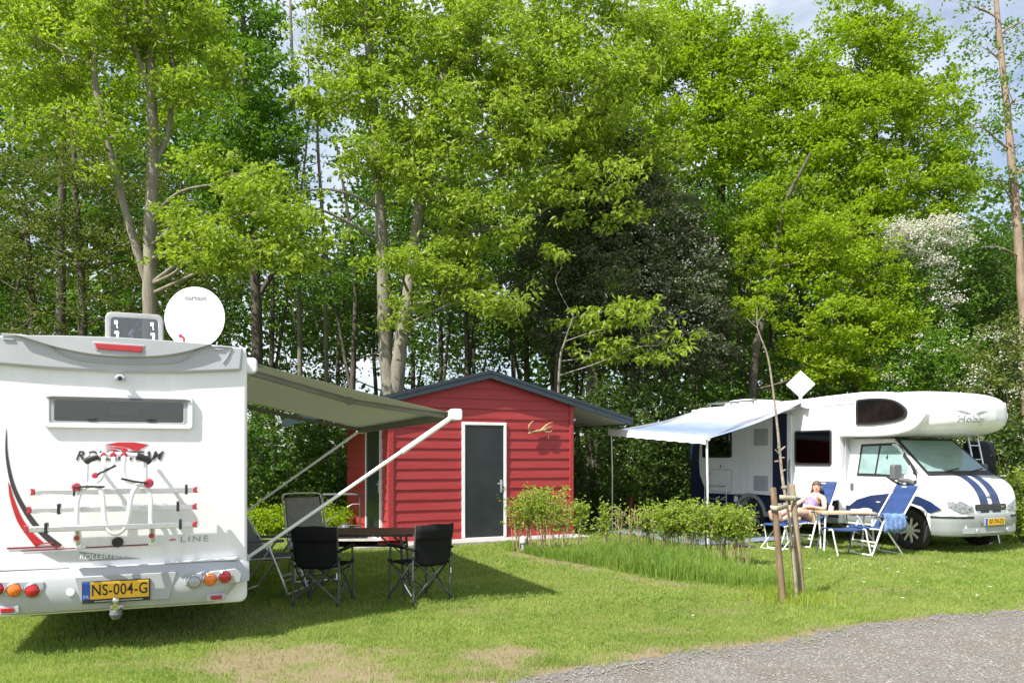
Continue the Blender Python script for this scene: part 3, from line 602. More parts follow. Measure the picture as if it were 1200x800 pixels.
# ================================================================== RED SHED. local x along the front, y into the shed
SH = thing('shed', 'red wooden shed with lapped boards, dark roof and a white framed dark door', 'shed', (-2.24, 14.64, 0), SHED_A)
WD, DP, EV, RG = 3.79, 3.27, 2.70, 3.21
def gable(x): return RG - abs(x - 1.94) * (RG - EV) / 1.94 - .03
def wall_boards(b, width, top_f, put, bh=.192):
    k = 0; z = .03
    while z < 3.25:
        z1 = z + bh
        # x extents where gable(x) > z
        def ext(zz):
            if top_f is None: return 0, width
            if zz <= min(gable(0), gable(width)): return 0, width
            half = (RG - .03 - zz) / (RG - EV) * 1.94
            return max(0, 1.94 - half), min(width, 1.94 + half)
        lim = EV - .02 if top_f is None else RG - .04
        if z >= lim: break
        z1 = min(z1, lim); xa, xb = ext(z); xc, xd = ext(z1)
        if xb - xa > .05:
            p0, p1 = .033 + random.uniform(-.003, .003), .011
            n = 10; jig = [random.uniform(-.003, .003) for _ in range(n + 1)]
            vs_ = []
            for i in range(n + 1):
                t = i / n; xl, xu = xa + (xb - xa) * t, xc + (xd - xc) * t
                vs_ += [put(xl, -.0, z + jig[i]), put(xl, -p0, z + jig[i]), put(xl, -p0, z + .008 + jig[i]), put(xu, -p1, z1 + .004), put(xu, 0, z1 + .004)]
            fs = []
            for i in range(n):
                for j in range(4): fs.append((i * 5 + j, (i + 1) * 5 + j, (i + 1) * 5 + j + 1, i * 5 + j + 1))
            fs += [(0, 1, 2, 3, 4), tuple(n * 5 + j for j in (4, 3, 2, 1, 0))]
            b.add(vs_, fs)
        z += bh; k += 1
b = MB(); wall_boards(b, WD, gable, lambda x, o, z: (x, o, z))
b.prism([(.01, .02), (WD - .01, .02), (WD - .01, gable(WD) - .02), (1.94, RG - .06), (.01, gable(0) - .02)], 'y', 0, .05)
obj('front_wall', b, M['redwood'], SH, smooth=20)
b = MB(); wall_boards(b, DP, None, lambda t, o, z: (o, DP - t, z)); b.box(0, .05, .05, DP, .02, EV - .03); obj('side_wall', b, M['redwood'], SH, smooth=20)
b = MB(); wall_boards(b, DP, None, lambda t, o, z: (WD - o, t, z)); b.box(WD - .05, WD, .05, DP, .02, EV - .05); obj('side_wall', b, M['redwood'], SH, smooth=20)
b = MB(); b.box(0, WD, DP - .05, DP, .02, EV - .05); obj('back_wall', b, M['redwood'], SH)
b = MB(); b.box(-.05, .055, -.05, .05, .02, EV - .03); obj('corner_post', b, M['redwood'], SH, bevel=.005)
b = MB(); b.box(WD - .045, WD + .045, -.05, .05, .02, EV - .03); obj('corner_post', b, M['redwood'], SH, bevel=.005)
# roof
sl = .264; OV = 1.36; YF, YB = -.16, DP + .25
def zr(x): return RG - abs(x - 1.94) * sl
xl, xr_ = -OV, WD + OV
for xa, xb in ((xl, 1.94), (1.94, xr_)):
    b = MB(); b.prism([(xa, zr(xa)), (xb, zr(xb)), (xb, zr(xb) + .06), (xa, zr(xa) + .06)], 'y', YF - .02, YB); obj('roof_sheet', b, M['roofc'], SH)
    b = MB(); b.prism([(xa, zr(xa) - .10), (xb, zr(xb) - .10), (xb, zr(xb) - .003), (xa, zr(xa) - .003)], 'y', YF - .012, YF + .025); obj('barge_board', b, M['roofc'], SH, bevel=.004)
for xa, xb in ((xl, .0), (WD, xr_)):
    b = MB(); b.prism([(xa, zr(xa) - .07), (xb, zr(xb) - .07), (xb, zr(xb) - .01), (xa, zr(xa) - .01)], 'y', YF + .03, YB - .02); obj('soffit', b, M['soffit'], SH)
for xa, s in ((xl, -1), (xr_, 1)):
    b = MB(); b.box(xa - .03 if s < 0 else xa, xa if s < 0 else xa + .03, YF - .02, YB, zr(xa) - .09, zr(xa) + .065); obj('eaves_board', b, M['roofc'], SH)
def shed_door(par, x0, x1, z0, z1, put_axis, hx):
    d = thing('door', None, None); d.parent = par
    if put_axis == 'f': bx = lambda b, a0, a1, o0, o1, za, zb: b.box(a0, a1, -o1, -o0, za, zb)
    else: bx = lambda b, a0, a1, o0, o1, za, zb: b.box(-o1, -o0, a0, a1, za, zb)
    b = MB(); bx(b, x0, x0 + .055, 0, .065, z0, z1); bx(b, x1 - .055, x1, 0, .065, z0, z1); bx(b, x0 + .055, x1 - .055, 0, .065, z1 - .055, z1); bx(b, x0, x1, 0, .06, z0 - .03, z0); obj('frame', b, M['wpaint'], d, bevel=.004)
    b = MB(); bx(b, x0 + .06, x1 - .06, .0, .048, z0 + .005, z1 - .06); obj('leaf', b, M['doorp'], d, bevel=.003)
    b = MB(); bx(b, hx - .022, hx + .022, .048, .056, z0 + .86, z0 + 1.10); bx(b, hx - .10, hx + .01, .085, .10, z0 + 1.02, z0 + 1.042); bx(b, hx - .01, hx + .012, .056, .098, z0 + 1.02, z0 + 1.042); obj('handle', b, M['alu'], d, bevel=.004)
shed_door(SH, 1.40, 2.325, .05, 2.265, 'f', 2.215)
shed_door(SH, .46, 1.56, .05, 2.20, 's', .62)
b = MB(); b.lathe([(0, -.05), (.03, -.05), (.035, -.02), (.03, 0)], (WD + .07, -.02, 2.38), 'z', 10); obj('small_lamp', b, M['cllens'], SH)
# antlers on the front wall
an = MB()
def al(x, z, o=.09): return Vector((-2.24, 14.64, 0)) + Matrix.Rotation(SHED_A, 3, 'Z') @ Vector((x, -o, z))
an.tube(bez([al(3.23, 2.17), al(3.08, 2.12), al(2.94, 2.10), al(2.80, 2.07, .12), al(2.77, 2.06, .13)], 5), [.030] * 10 + [.02] * 6 + [.016] * 4 + [.012], 8)
an.tube(bez([al(2.83, 2.07, .11), al(2.78, 2.14, .14), al(2.77, 2.21, .16), al(2.82, 2.28, .17), al(2.87, 2.31, .17)], 5), [.018] * 12 + [.013] * 6 + [.004] * 3, 7)
an.prism([(0, 0)] * 3, 'z', 0, 0) if False else None
for pts in ([(3.05, 2.12), (3.14, 2.20), (3.24, 2.27), (3.33, 2.29)], [(3.1, 2.13), (3.2, 2.18), (3.29, 2.20), (3.35, 2.17)], [(3.1, 2.12), (3.18, 2.09), (3.22, 2.05), (3.225, 1.96)], [(3.18, 2.1), (3.26, 2.1), (3.31, 2.13)]):
    an.tube(bez([al(x, z, .10) for x, z in pts], 4), list(np.linspace(.042, .007, 4 * (len(pts) - 1) + 1)), 7, flat=.5)
o = obj('antlers', an, M['bone'], smooth=70); tag(o, 'pale brown deer antler hung on the red shed wall right of the door', 'antlers')
# paved strip by the shed
b = MB(); Ms = Matrix.Translation((-2.24, 14.64, 0)) @ Matrix.Rotation(SHED_A, 4, 'Z')
b.box(-.75, WD + .1, -.62, -.03, -.05, .035, Ms); b.box(-.75, -.03, -.03, DP, -.05, .035, Ms); tag(obj('paved_strip', b, M['concrete'], bevel=.008), kind='structure')
# ================================================================== RIGHT MOTORHOME. local x forward (towards the camera), y to its left, origin under the front axle
RM = thing('motorhome', 'white motorhome with sleeping alcove over the cab, navy stripes on the bonnet and extended awning', 'motorhome', (7.68, 14.08, 0), R(-64))
SY = 1.12
prof = bez2([(-1.36, 1.97), (-.7, 1.955), (-.2, 1.975), (.16, 2.05), (.36, 2.21), (.40, 2.36), (.30, 2.52), (.05, 2.65), (-.4, 2.74), (-.9, 2.765)], 5) + [(-1.6, 2.75), (-2.4, 2.72), (-5.35, 2.72), (-5.6, 2.66), (-5.67, 2.5), (-5.67, .5), (-5.6, .36), (-1.36, .36)]
b = MB(); b.prism(prof, 'y', -SY, SY); body = obj('body', b, M['panel'], RM, smooth=30)
wh = []
for y0, y1 in ((-1.4, -.55), (.55, 1.4)):
    c = MB(); c.lathe([(.40, y0), (.40, y1)], (-3.68, 0, .36), 'y', 40); wh.append(c)
bool_cut(body, wh)
m_ = body.modifiers.new('bevel', 'BEVEL'); m_.width = .03; m_.segments = 3; m_.limit_method = 'ANGLE'; m_.angle_limit = R(50)
# alcove shell in front
secs = []
for i, x in enumerate([-.95, -.6, -.2, .1, .3, .46, .58, .67, .72, .74]):
    t = max(0, (x + .25) / 1.02); hw = (1.095) * (max(0, 1 - t ** 3.2)) ** (1 / 2.4) if x < .70 else .12
    hw = max(hw, .3); zc = 2.36 - .02 * t; up = .40 * max(0, 1 - t ** 2.6) ** (1 / 2.0); dn = .385 * max(0, 1 - t ** 3.5) ** (1 / 2.2); up = max(up, .10); dn = max(dn, .12)
    ring = []
    for k in range(40):
        a = 2 * math.pi * k / 40; ca_, sa_ = math.cos(a), math.sin(a); e = .42
        yy = hw * math.copysign(abs(ca_) ** e, ca_); zz = (up if sa_ > 0 else dn) * math.copysign(abs(sa_) ** .62, sa_)
        ring.append((x, yy, zc + zz))
    secs.append(ring)
b = MB(); b.loft(secs); shell = obj('alcove_shell', b, M['panel'], RM, smooth=60, sub=1)
from mathutils.bvhtree import BVHTree
dg = bpy.context.evaluated_depsgraph_get(); dg.update(); shell_bvh = BVHTree.FromObject(shell, dg)
def wrap(me, off):
    for v in me.vertices:
        h = shell_bvh.ray_cast(Vector((3, v.co.y, v.co.z)), Vector((-1, 0, 0)))[0]
        if h is not None: v.co.x = h.x + off + (.001 if v.co.x > 0 else 0)
# cab
def cab_zt(x): return float(np.interp(x, [-1.5, -.45, .28, .5, .68, .80, .88, .935, .95], [1.96, 1.93, 1.285, 1.225, 1.13, 1.03, .93, .80, .70]))
def cab_w(x): return float(np.interp(x, [-1.5, .2, .45, .62, .76, .86, .92, .95], [.985, .985, .97, .93, .87, .79, .71, .63]))
def cab_half(x):
    zt, w_ = cab_zt(x), cab_w(x); zb = .36; belt = min(1.23, zt - .06)
    wt = float(np.interp(zt, [.6, 1.0, 1.285, 1.93], [w_ * .98, w_ * .95, .90, .80])); wt = min(wt, w_ * .98)
    return [(w_ * .97, zb), (w_, min(zb + .1, zt - .2)), (w_ * 1.01, min(.80, zt - .12)), (w_ * .99, belt), (wt, zt - .03), (wt - .05, zt)], zt, wt
secs = []
for x in (-1.5, -1.1, -.7, -.45, -.25, -.05, .12, .28, .36, .45, .55, .65, .73, .80, .86, .91, .94, .95):
    hp, zt, wt = cab_half(x); cr_ = .03 * float(sm(.28, .45, np.array(x)))
    right = [(x, -a, z) for a, z in hp] + [(x, -(wt - .05) * .5, zt + cr_ * .8)]
    secs.append([(x, 0, .36)] + right + [(x, 0, zt + cr_)] + [(x, -p[1], p[2]) for p in reversed(right)])
b = MB(); b.loft(secs); cab = obj('cab', b, M['panel'], RM, smooth=28)
cs = []
for y0, y1 in ((-1.3, -.6), (.6, 1.3)):
    c = MB(); c.lathe([(.415, y0), (.415, y1)], (0, 0, .36), 'y', 44); cs.append(c)
bool_cut(cab, cs)
b = MB(); b.box(-5.3, .75, -.6, .6, .28, .42); b.box(-.5, .5, -.62, .62, .3, .8); b.box(-4.2, -3.2, -.6, .6, .3, .85); obj('chassis', b, M['dark'], RM)
def cab_y(x, z):
    hp, zt, wt = cab_half(x); zs = [p[1] for p in hp]; return float(np.interp(z, zs, [p[0] for p in hp]))
def side_patch(name, poly, off, m, par=RM, side=-1, dens=6):
    pts = []
    for i in range(len(poly)):
        (xa, za), (xb, zb) = poly[i], poly[(i + 1) % len(poly)]
        for k in range(dens): pts.append((xa + (xb - xa) * k / dens, za + (zb - za) * k / dens))
    bm = bmesh.new(); o1 = [bm.verts.new((x, side * (cab_y(x, z) + off), z)) for x, z in pts]; bm.faces.new(o1)
    r = bmesh.ops.extrude_face_region(bm, geom=bm.faces[:]); ev = [g for g in r['geom'] if isinstance(g, bmesh.types.BMVert)]
    for v in ev: v.co.y -= side * (off + .02) * 1
    bmesh.ops.triangulate(bm, faces=bm.faces[:]); bmesh.ops.recalc_face_normals(bm, faces=bm.faces[:])
    me = bpy.data.meshes.new(name); bm.to_mesh(me); bm.free(); me.materials.append(m)
    o = bpy.data.objects.new(name, me); COL.objects.link(o); o.parent = par; return o
wf = [(-1.10, 1.83), (-.40, 1.85), (-.30, 1.79), (.13, 1.34), (.16, 1.16), (.06, 1.08), (-.14, 1.09), (-.32, 1.17), (-.46, 1.25), (-1.08, 1.25)]
for sgn in (-1, 1):
    cw = side_patch('cab_window', wf, .008, M['dark'], side=sgn)
    side_patch('pane', [(-1.05, 1.79), (-.70, 1.80), (-.70, 1.30), (-1.04, 1.30)], .013, M['blind'], cw, sgn)
    side_patch('pane', [(-.66, 1.80), (-.43, 1.80), (-.36, 1.77), (-.06, 1.45), (-.06, 1.32), (-.20, 1.26), (-.42, 1.29), (-.66, 1.30)], .013, M['blind'], cw, sgn)
    mr_ = thing('wing_mirror', None, None); mr_.parent = RM
    b = MB(); b.prism(rrect(-.07, .13, 1.20, 1.47, .04), 'x', -.16, -.06)
    b.v = [(x, sgn * (1.16 + y - .03), z) for x, y, z in b.v]; obj('mirror_shell', b, M['grey'], mr_, bevel=.02)
    b = MB(); b.tube([(.10, sgn * .93, 1.13), (0.02, sgn * 1.02, 1.19), (-.09, sgn * 1.13, 1.21)], [.05, .045, .035], 9); obj('mirror_arm', b, M['grey'], mr_)
# windscreen
def ws(name, zb_, zt_, inset, off, m, par=RM):
    nrm = Vector((.645, 0, .73)).normalized(); vs_ = []; N = 8
    for z in np.linspace(zb_, zt_, 6):
        x = -.45 + (1.93 - z) / (1.93 - 1.285) * .73; hw = float(np.interp(z, [1.285, 1.93], [.85, .75])) - inset
        vs_.append([Vector((x, hw * k / N, z)) + nrm * off for k in range(-N, N + 1)])
    b = MB(); b.loft(vs_, cap=False, closed=False); return obj(name, b, m, par)
wsf = ws('windscreen', 1.29, 1.925, -.02, .006, M['dark']); ws('pane', 1.345, 1.885, .05, .014, M['blind'], wsf)
for p0, p1 in (((.24, -.55, 1.32), (.20, .05, 1.40)), ((.24, .15, 1.32), (.20, .7, 1.39))):
    b = MB(); b.tube([p0, p1], .011, 6); obj('wiper', b, M['dark'], RM)
b = MB(); b.box(.18, .33, -.86, .86, 1.272, 1.30); obj('cowl', b, M['dark'], RM, bevel=.01)
# bonnet stripes
def hood_z(x, y):
    hp, zt, wt = cab_half(x); c_ = .03 * float(sm(.28, .45, np.array(x))); h = wt - .05; t = min(1, abs(y) / h)
    return zt + (c_ * (1 - .4 * t) if t < .5 else c_ * .8 * (2 - 2 * t))
for s in (-1, 1):
    b = MB(); secs = []
    for x in np.concatenate([np.linspace(.335, .86, 14), [.885, .91, .93, .943, .952, .956]]):
        secs.append([(x + (.005 if x > .85 else 0), s * y, hood_z(min(x, .95), y) + .005) for y in (.05, .12, .19, .26)])
    secs.append([(.958, s * y, .60) for y in (.05, .12, .19, .26)])
    b.loft(secs, cap=False, closed=False); obj('bonnet_stripe', b, M['blue'], RM)
for s in (-1, 1):
    secs = []
    for x in np.linspace(.36, .84, 12):
        hp, zt, wt = cab_half(float(x)); y0 = (wt - .05) * .97; secs.append([(x, s * y, hood_z(float(x), y) + .004) for y in (y0 - .012, y0)])
    b = MB(); b.loft(secs, cap=False, closed=False); obj('bonnet_gap', b, M['grey'], RM)
b = MB(); b.ball((.90, 0, .93), .02, .05, .022); obj('bonnet_badge', b, M['steel'], RM)
b = MB(); b.prism(rrect(-.40, .40, .705, .81, .03), 'x', .90, .965); gr = obj('grille', b, M['dark'], RM, bevel=.006)
for z in (.73, .757, .784):
    b = MB(); b.box(.962, .972, -.37, .37, z - .004, z + .004); obj('grille_bar', b, M['grey'], gr)
b = MB(); b.box(.966, .974, .25, .33, .75, .775); obj('grille_badge', b, M['steel'], gr, bevel=.003)
for s in (-1, 1):
    # headlamps wrap round the corner
    def hl(px_, z, o): return (px_[0] + o * .8, s * (px_[1] + o * .6), z)
    secs = []
    for (x, y), za, zb2 in (((.962, .44), .70, .81), ((.962, .55), .685, .835), ((.957, .65), .675, .86), ((.925, .735), .68, .875), ((.855, .815), .72, .885), ((.76, .885), .78, .885)):
        k = .05 if y < .7 else .03
        secs.append([(x - .09, s * (y - .06), za), (x + .006, s * (y + .006), za), (x - k * .25, s * (y + .008), (za * .45 + zb2 * .55)), (x - k, s * (y - .005), zb2), (x - .11, s * (y - .07), zb2)])
    b = MB(); b.loft(secs); h = obj('headlight', b, M['headlens'], RM, bevel=.006)
    for (x, y, z, r_) in ((.945, .56, .757, .04), (.91, .70, .775, .045)):
        b = MB(); b.lathe([(r_, .0), (r_ * .9, .012), (r_ * .4, .02), (0.002, .022)], (0, 0, 0), 'x', 16); b.xform(Matrix.Translation((x + .005, s * (y + .005), z)) @ Matrix.Rotation(s * R(30), 4, 'Z')); obj('reflector', b, M['steel'], h)
# front bumper
path = [(.46, .985), (.58, .97), (.71, .925), (.83, .83), (.925, .69), (.98, .48), (1.005, .25)]
path = [(x, -y) for x, y in path] + [(1.012, 0)] + [(x, y) for x, y in reversed(path)]
secs = []
for i, (x, y) in enumerate(path):
    t = Vector(path[min(i + 1, len(path) - 1)]) - Vector(path[max(0, i - 1)]); nn = Vector((t.y, -t.x)).normalized()
    if nn.dot(Vector((x - .1, y))) < 0: nn = -nn
    secs.append([(x + nn.x * o, y + nn.y * o, z) for o, z in ((-.10, .29), (-.03, .285), (-.005, .31), (.0, .40), (.012, .50), (.012, .60), (-.005, .645), (-.04, .665), (-.12, .66))])
b = MB(); b.loft(secs); fb = obj('front_bumper', b, M['decsil'], RM, smooth=45)
def bump_band(name, i0, i1, z0, z1, off, m):
    secs = []
    for i in range(i0, i1 + 1):
        x, y = path[i]; t = Vector(path[min(i + 1, len(path) - 1)]) - Vector(path[max(0, i - 1)]); nn = Vector((t.y, -t.x)).normalized()
        if nn.dot(Vector((x - .1, y))) < 0: nn = -nn
        secs.append([(x + nn.x * o, y + nn.y * o, z) for o, z in ((.0, z0), (off, z0), (off, z1), (.0, z1))])
    b = MB(); b.loft(secs); return obj(name, b, m, fb)
bump_band('rubbing_strip', 0, 5, .585, .618, .018, M['dark']); bump_band('rubbing_strip', 9, 14, .585, .618, .018, M['dark'])
bump_band('lower_grille', 4, 10, .335, .425, .008, M['plast2'])
for s in (-1, 1):
    b = MB(); b.lathe([(.05, 0), (.045, .015), (0.003, .02)], (0, 0, 0), 'x', 16); b.xform(Matrix.Translation((1.005, s * .40, .37))); obj('fog_lamp', b, M['cllens'], fb)
    b = MB(); b.lathe([(.022, 0), (.02, .012), (0.003, .014)], (0, 0, 0), 'x', 10); b.xform(Matrix.Translation((1.02, s * .34, .53))); obj('bumper_cap', b, M['steel'], fb)
b = MB(); b.box(1.03, 1.05, -.26, .26, .46, .585); pl = obj('number_plate', b, M['plast2'], RM, bevel=.004)
b = MB(); b.box(1.05, 1.053, -.20, .255, .467, .578); obj('plate_face', b, M['yellow'], pl)
b = MB(); b.box(1.05, 1.053, -.255, -.20, .467, .578); obj('country_strip', b, M['pblue'], pl)
text('plate_lettering', '07-TN-DJ', .105, M['ink'], pl, frame_m((1.0545, .03, .522), (0, 1, 0), (0, 0, 1)), 0, .0008, .9, bold=.001)
lt = text('lettering', 'Hobby', .17, M['decgr'], RM, frame_m((.0, -.33, 2.225), (0, 1, 0), (0, 0, 1)), 0, .001, 1.35, bold=.002); wrap(lt.data, .003)
# swoosh emblem over the word: four thin wings
for s in (-1, 1):
    for a, l in ((.04, .26), (.10, .3)):
        b = MB(); N = 12; b.loft([[(0, -.33 + s * (a + l * k / N), 2.30 + .075 * (k / N) ** .7 + dz * math.sin(math.pi * (k / N) ** .6)) for dz in (-.012, .012)] for k in range(N + 1)], cap=False, closed=False); o = obj('wing_emblem', b, M['decgr'], RM, smooth=0); wrap(o.data, .003)
# the nose is a little shorter than drawn above: draw everything ahead of the windscreen foot closer
def squeeze(o):
    for v in o.data.vertices:
        if v.co.x > .28: v.co.x = .28 + (v.co.x - .28) * .78
for o in list(bpy.data.objects):
    p_ = o
    while p_.parent is not None: p_ = p_.parent
    if p_ is RM and o.type == 'MESH' and not any(k in o.name for k in ('body', 'alcove', 'lettering', 'emblem')) : squeeze(o)
    elif p_ is RM and o.type == 'MESH' and o.parent is pl: squeeze(o)
# wheels
def wheel(x, y):
    s = -1 if y < 0 else 1
    b = MB(); b.lathe([(.215, -.09), (.30, -.10), (.335, -.085), (.345, -.05), (.345, .05), (.335, .085), (.30, .10), (.215, .09), (.215, -.09)], (x, y, .345), 'y', 40, cap=False); wt_ = obj('wheel', b, M['rubber'], RM, smooth=50)
    b = MB(); b.lathe([(0, -.02), (.2, -.02), (.222, .085), (.232, .088), (.215, .02), (0, .0)] if s > 0 else [(0, 0), (.215, -.02), (.232, -.088), (.222, -.085), (.2, .02), (0, .02)], (x, y, .345), 'y', 36); rm = obj('rim', b, M['alu'], wt_)
    b = MB(); b.lathe([(.001, s * .075), (.06, s * .075), (.066, s * .03)], (x, y, .345), 'y', 18)
    for k in range(9):
        a = 2 * math.pi * k / 9; T = Matrix.Translation((x, y, .345)) @ Matrix.Rotation(a, 4, 'Y'); b.box(.05, .222, min(s * .045, s * .07), max(s * .045, s * .07), -.023, .023, T)
    obj('wheel_trim', b, M['alu'], wt_, bevel=.005)
    b = MB(); b.lathe([(.0, s * .025), (.205, s * .025), (.205, s * .03), (.0, s * .03)], (x, y, .345), 'y', 24); obj('brake_disc', b, M['dark'], wt_)
for x, y in ((0, -.88), (0, .88), (-3.68, -.96), (-3.68, .96)): wheel(x, y)
# side decals and fittings (right-hand side faces the camera)
def sd(name, poly, m, o0=.0, o1=.003, par=RM, bev=0):
    b = MB(); b.prism(poly, 'y', -SY - o1, -SY - o0); return obj(name, b, m, par, bevel=bev, smooth=30 if bev else 0)
aL = [( -3.68 - .47 * math.cos(a), .36 + .47 * math.sin(a)) for a in np.linspace(math.pi * .03, math.pi * .97, 14)]
sd('navy_band', [(-5.25, .82), (-5.1, .78), (-1.36, .78), (-1.36, .46)] + [p for p in [(-3.68 + .46 * math.cos(a), .36 + .46 * math.sin(a)) for a in np.linspace(.23, math.pi - .23, 14)]] + [(-5.3, .46)], M['navy'])
sd('rear_navy_band', [(-5.655, 2.5), (-5.40, 2.5), (-5.33, 2.0), (-5.36, 1.5), (-5.33, 1.2), (-5.2, .95), (-5.02, .79), (-5.25, .78), (-5.3, .46), (-5.655, .46)], M['navy'], 0, .0045)
sd('navy_band', [(-1.3, .70), (-1.0, .84), (-.6, .92), (-.2, .93), (.1, .9), (.1, .85), (-.3, .84), (-.45, .60), (-1.3, .60)], M['navy'], -.135, -.128)
side_patch('cab_swoosh', [(-1.28, .66), (-1.05, .82), (-.75, .91), (-.4, .955), (-.1, .965), (.2, .93), (.42, .85), (.58, .73), (.42, .66), (.37, .67), (.25, .77), (0, .825), (-.25, .77), (-.40, .62), (-.43, .56), (-1.28, .56)], .006, M['blue'], dens=4)
side_patch('lower_trim', [(-1.3, .53), (-.46, .53), (-.44, .42), (-1.3, .42)], .008, M['decsil'], dens=4)
b = MB(); ring_prism(b, [(-3.68 + .47 * math.cos(a), .36 + .47 * math.sin(a)) for a in np.linspace(0, 2 * math.pi, 48, False)], [(-3.68 + .395 * math.cos(a), .36 + .395 * math.sin(a)) for a in np.linspace(0, 2 * math.pi, 48, False)], 'y', -SY - .022, -SY + .05)
b.f = [f for f in b.f if min(b.v[i][2] for i in f) > .355]; obj('arch_trim', b, M['decsil'], RM, solid=.002)
sd('skirt', [(-5.3, .46), (-4.13, .46), (-4.15, .37), (-5.3, .37)], M['decsil'], 0, .012, bev=.004); sd('skirt', [(-3.22, .46), (-1.37, .46), (-1.37, .37), (-3.21, .37)], M['decsil'], 0, .012, bev=.004)
for nm, x0, x1, z0, z1, r_ in (('side_window', -2.425, -1.515, 1.44, 2.11, .05), ('side_window', -5.22, -4.25, 1.58, 2.15, .05)):
    wn = thing(nm, None, None); wn.parent = RM
    b = MB(); ring_prism(b, rrect(x0, x1, z0, z1, r_), rrect(x0 + .035, x1 - .035, z0 + .035, z1 - .035, r_ * .6), 'y', -SY - .03, -SY); obj('frame', b, M['dark'], wn, bevel=.006)
    b = MB(); b.prism(rrect(x0 + .03, x1 - .03, z0 + .03, z1 - .03, r_ * .6), 'y', -SY - .004, -SY); obj('dark_interior', b, M['dkglass'], wn)
    b = MB(); xm = x0 + (x1 - x0) * .42; b.box(xm, x1 - .06, -SY - .010, -SY - .004, z0 + .06, z0 + (z1 - z0) * .62); b.box(x0 + .05, x0 + .13, -SY - .010, -SY - .004, z0 + .05, z1 - .05); obj('curtain', b, M['curtain'], wn)
    b = MB(); b.prism(rrect(x0 + .03, x1 - .03, z0 + .03, z1 - .03, r_ * .6), 'y', -SY - .022, -SY - .018); obj('pane', b, M['smoke'], wn)
wn = thing('alcove_window', None, None); wn.parent = RM
ap = bez2([(-.95, 2.20), (-.95, 2.58), (-.86, 2.635), (-.45, 2.63), (-.15, 2.57), (.05, 2.44), (.09, 2.33), (.02, 2.25), (-.2, 2.2), (-.6, 2.17), (-.95, 2.18)], 4)
cx_, cz_ = -.45, 2.41
b = MB(); ring_prism(b, ap, [(cx_ + (x - cx_) * .91, cz_ + (z - cz_) * .86) for x, z in ap], 'y', -SY - .028, -SY); obj('frame', b, M['dark'], wn)
b = MB(); b.prism([(cx_ + (x - cx_) * .93, cz_ + (z - cz_) * .89) for x, z in ap], 'y', -SY - .018, -SY); obj('pane', b, M['dkglass'], wn)
dr = sd('side_door', rrect(-3.02, -2.62, .50, 2.47, .06), M['navy'], 0, .02, bev=.005)
sd('door_edge', rrect(-2.60, -2.49, .80, 2.44, .03), M['panel'], 0, .05, bev=.008)
b = MB(); b.tube([(-2.52, -SY - .05, 1.1), (-2.52, -SY - .08, 1.2), (-2.52, -SY - .08, 1.45), (-2.52, -SY - .05, 1.55)], .012, 6); obj('grab_handle', b, M['grey'], RM)
for z0, z1 in ((1.835, 2.18), (.895, 1.205)):
    v = sd('fridge_vent', rrect(-3.57, -3.16, z0, z1, .02), M['plast2'], 0, .012, bev=.004)
    for k in range(9):
        x = -3.54 + k * .0425
        sd('louvre', [(x, z0 + .02), (x + .02, z0 + .02), (x + .02, z1 - .02), (x, z1 - .02)], M['plast'], .012, .022, v)
sd('socket_cover', rrect(-4.16, -4.06, .62, .75, .02), M['panel'], 0, .025, bev=.005)
b = MB(); b.lathe([(.0, .0), (.05, .0), (.055, -.012)], (-3.9, -SY, 1.03), 'y', 20); obj('water_filler', b, M['panel'], RM)
b = MB(); b.tube([(-4.6, -SY - .02, 1.42), (-4.6, -SY - .02, 1.36)], .012, 6); obj('window_latch', b, M['grey'], RM)
b = MB(); b.box(-5.05, -4.98, -SY - .02, -SY, 1.20, 1.24); obj('side_marker', b, M['orlens'], RM)
b = MB(); b.prism(rrect(-1.20, -1.135, .99, 1.12, .02), 'y', -1.01, -.97); obj('door_handle', b, M['grey'], RM, bevel=.006)
b = MB(); b.box(-1.31, -1.296, -1.005, -.90, .42, 1.95); obj('door_seam', b, M['plast2'], RM)
side_patch('door_gap', [(-.52, .98), (-.505, .98), (-.47, 1.24), (-.485, 1.24)], .004, M['grey'], dens=3); side_patch('door_gap', [(-.25, .83), (-.10, 1.06), (-.085, 1.05), (-.235, .82)], .004, M['grey'], dens=3)
sd('roof_trim', [(-5.6, 2.545), (-1.0, 2.56), (-1.0, 2.575), (-5.6, 2.56)], M['plast2'], 0, .006)
for x0, x1, z0, z1 in ((-4.95, -4.25, .82, 1.32), (-2.38, -1.5, .82, 1.25)):
    b = MB(); ring_prism(b, rrect(x0, x1, z0, z1, .04), rrect(x0 + .012, x1 - .012, z0 + .012, z1 - .012, .035), 'y', -SY - .004, -SY); obj('locker_seal', b, M['plast2'], RM)
b = MB()
for x in (-4.98, -4.32): b.tube([(x, -SY - .1, .55), (x, -SY - .1, .98)], .012, 7)
for z in (.57, .66, .96): b.tube([(-4.98, -SY - .1, z), (-4.32, -SY - .1, z)], .012, 7)
b.tube([(-4.7, -SY - .1, .66), (-4.62, -SY - .02, .72)], .01, 6); b.tube([(-4.5, -SY - .1, .66), (-4.45, -SY - .02, .72)], .01, 6)
obj('folding_rack', b, M['alu'], RM)
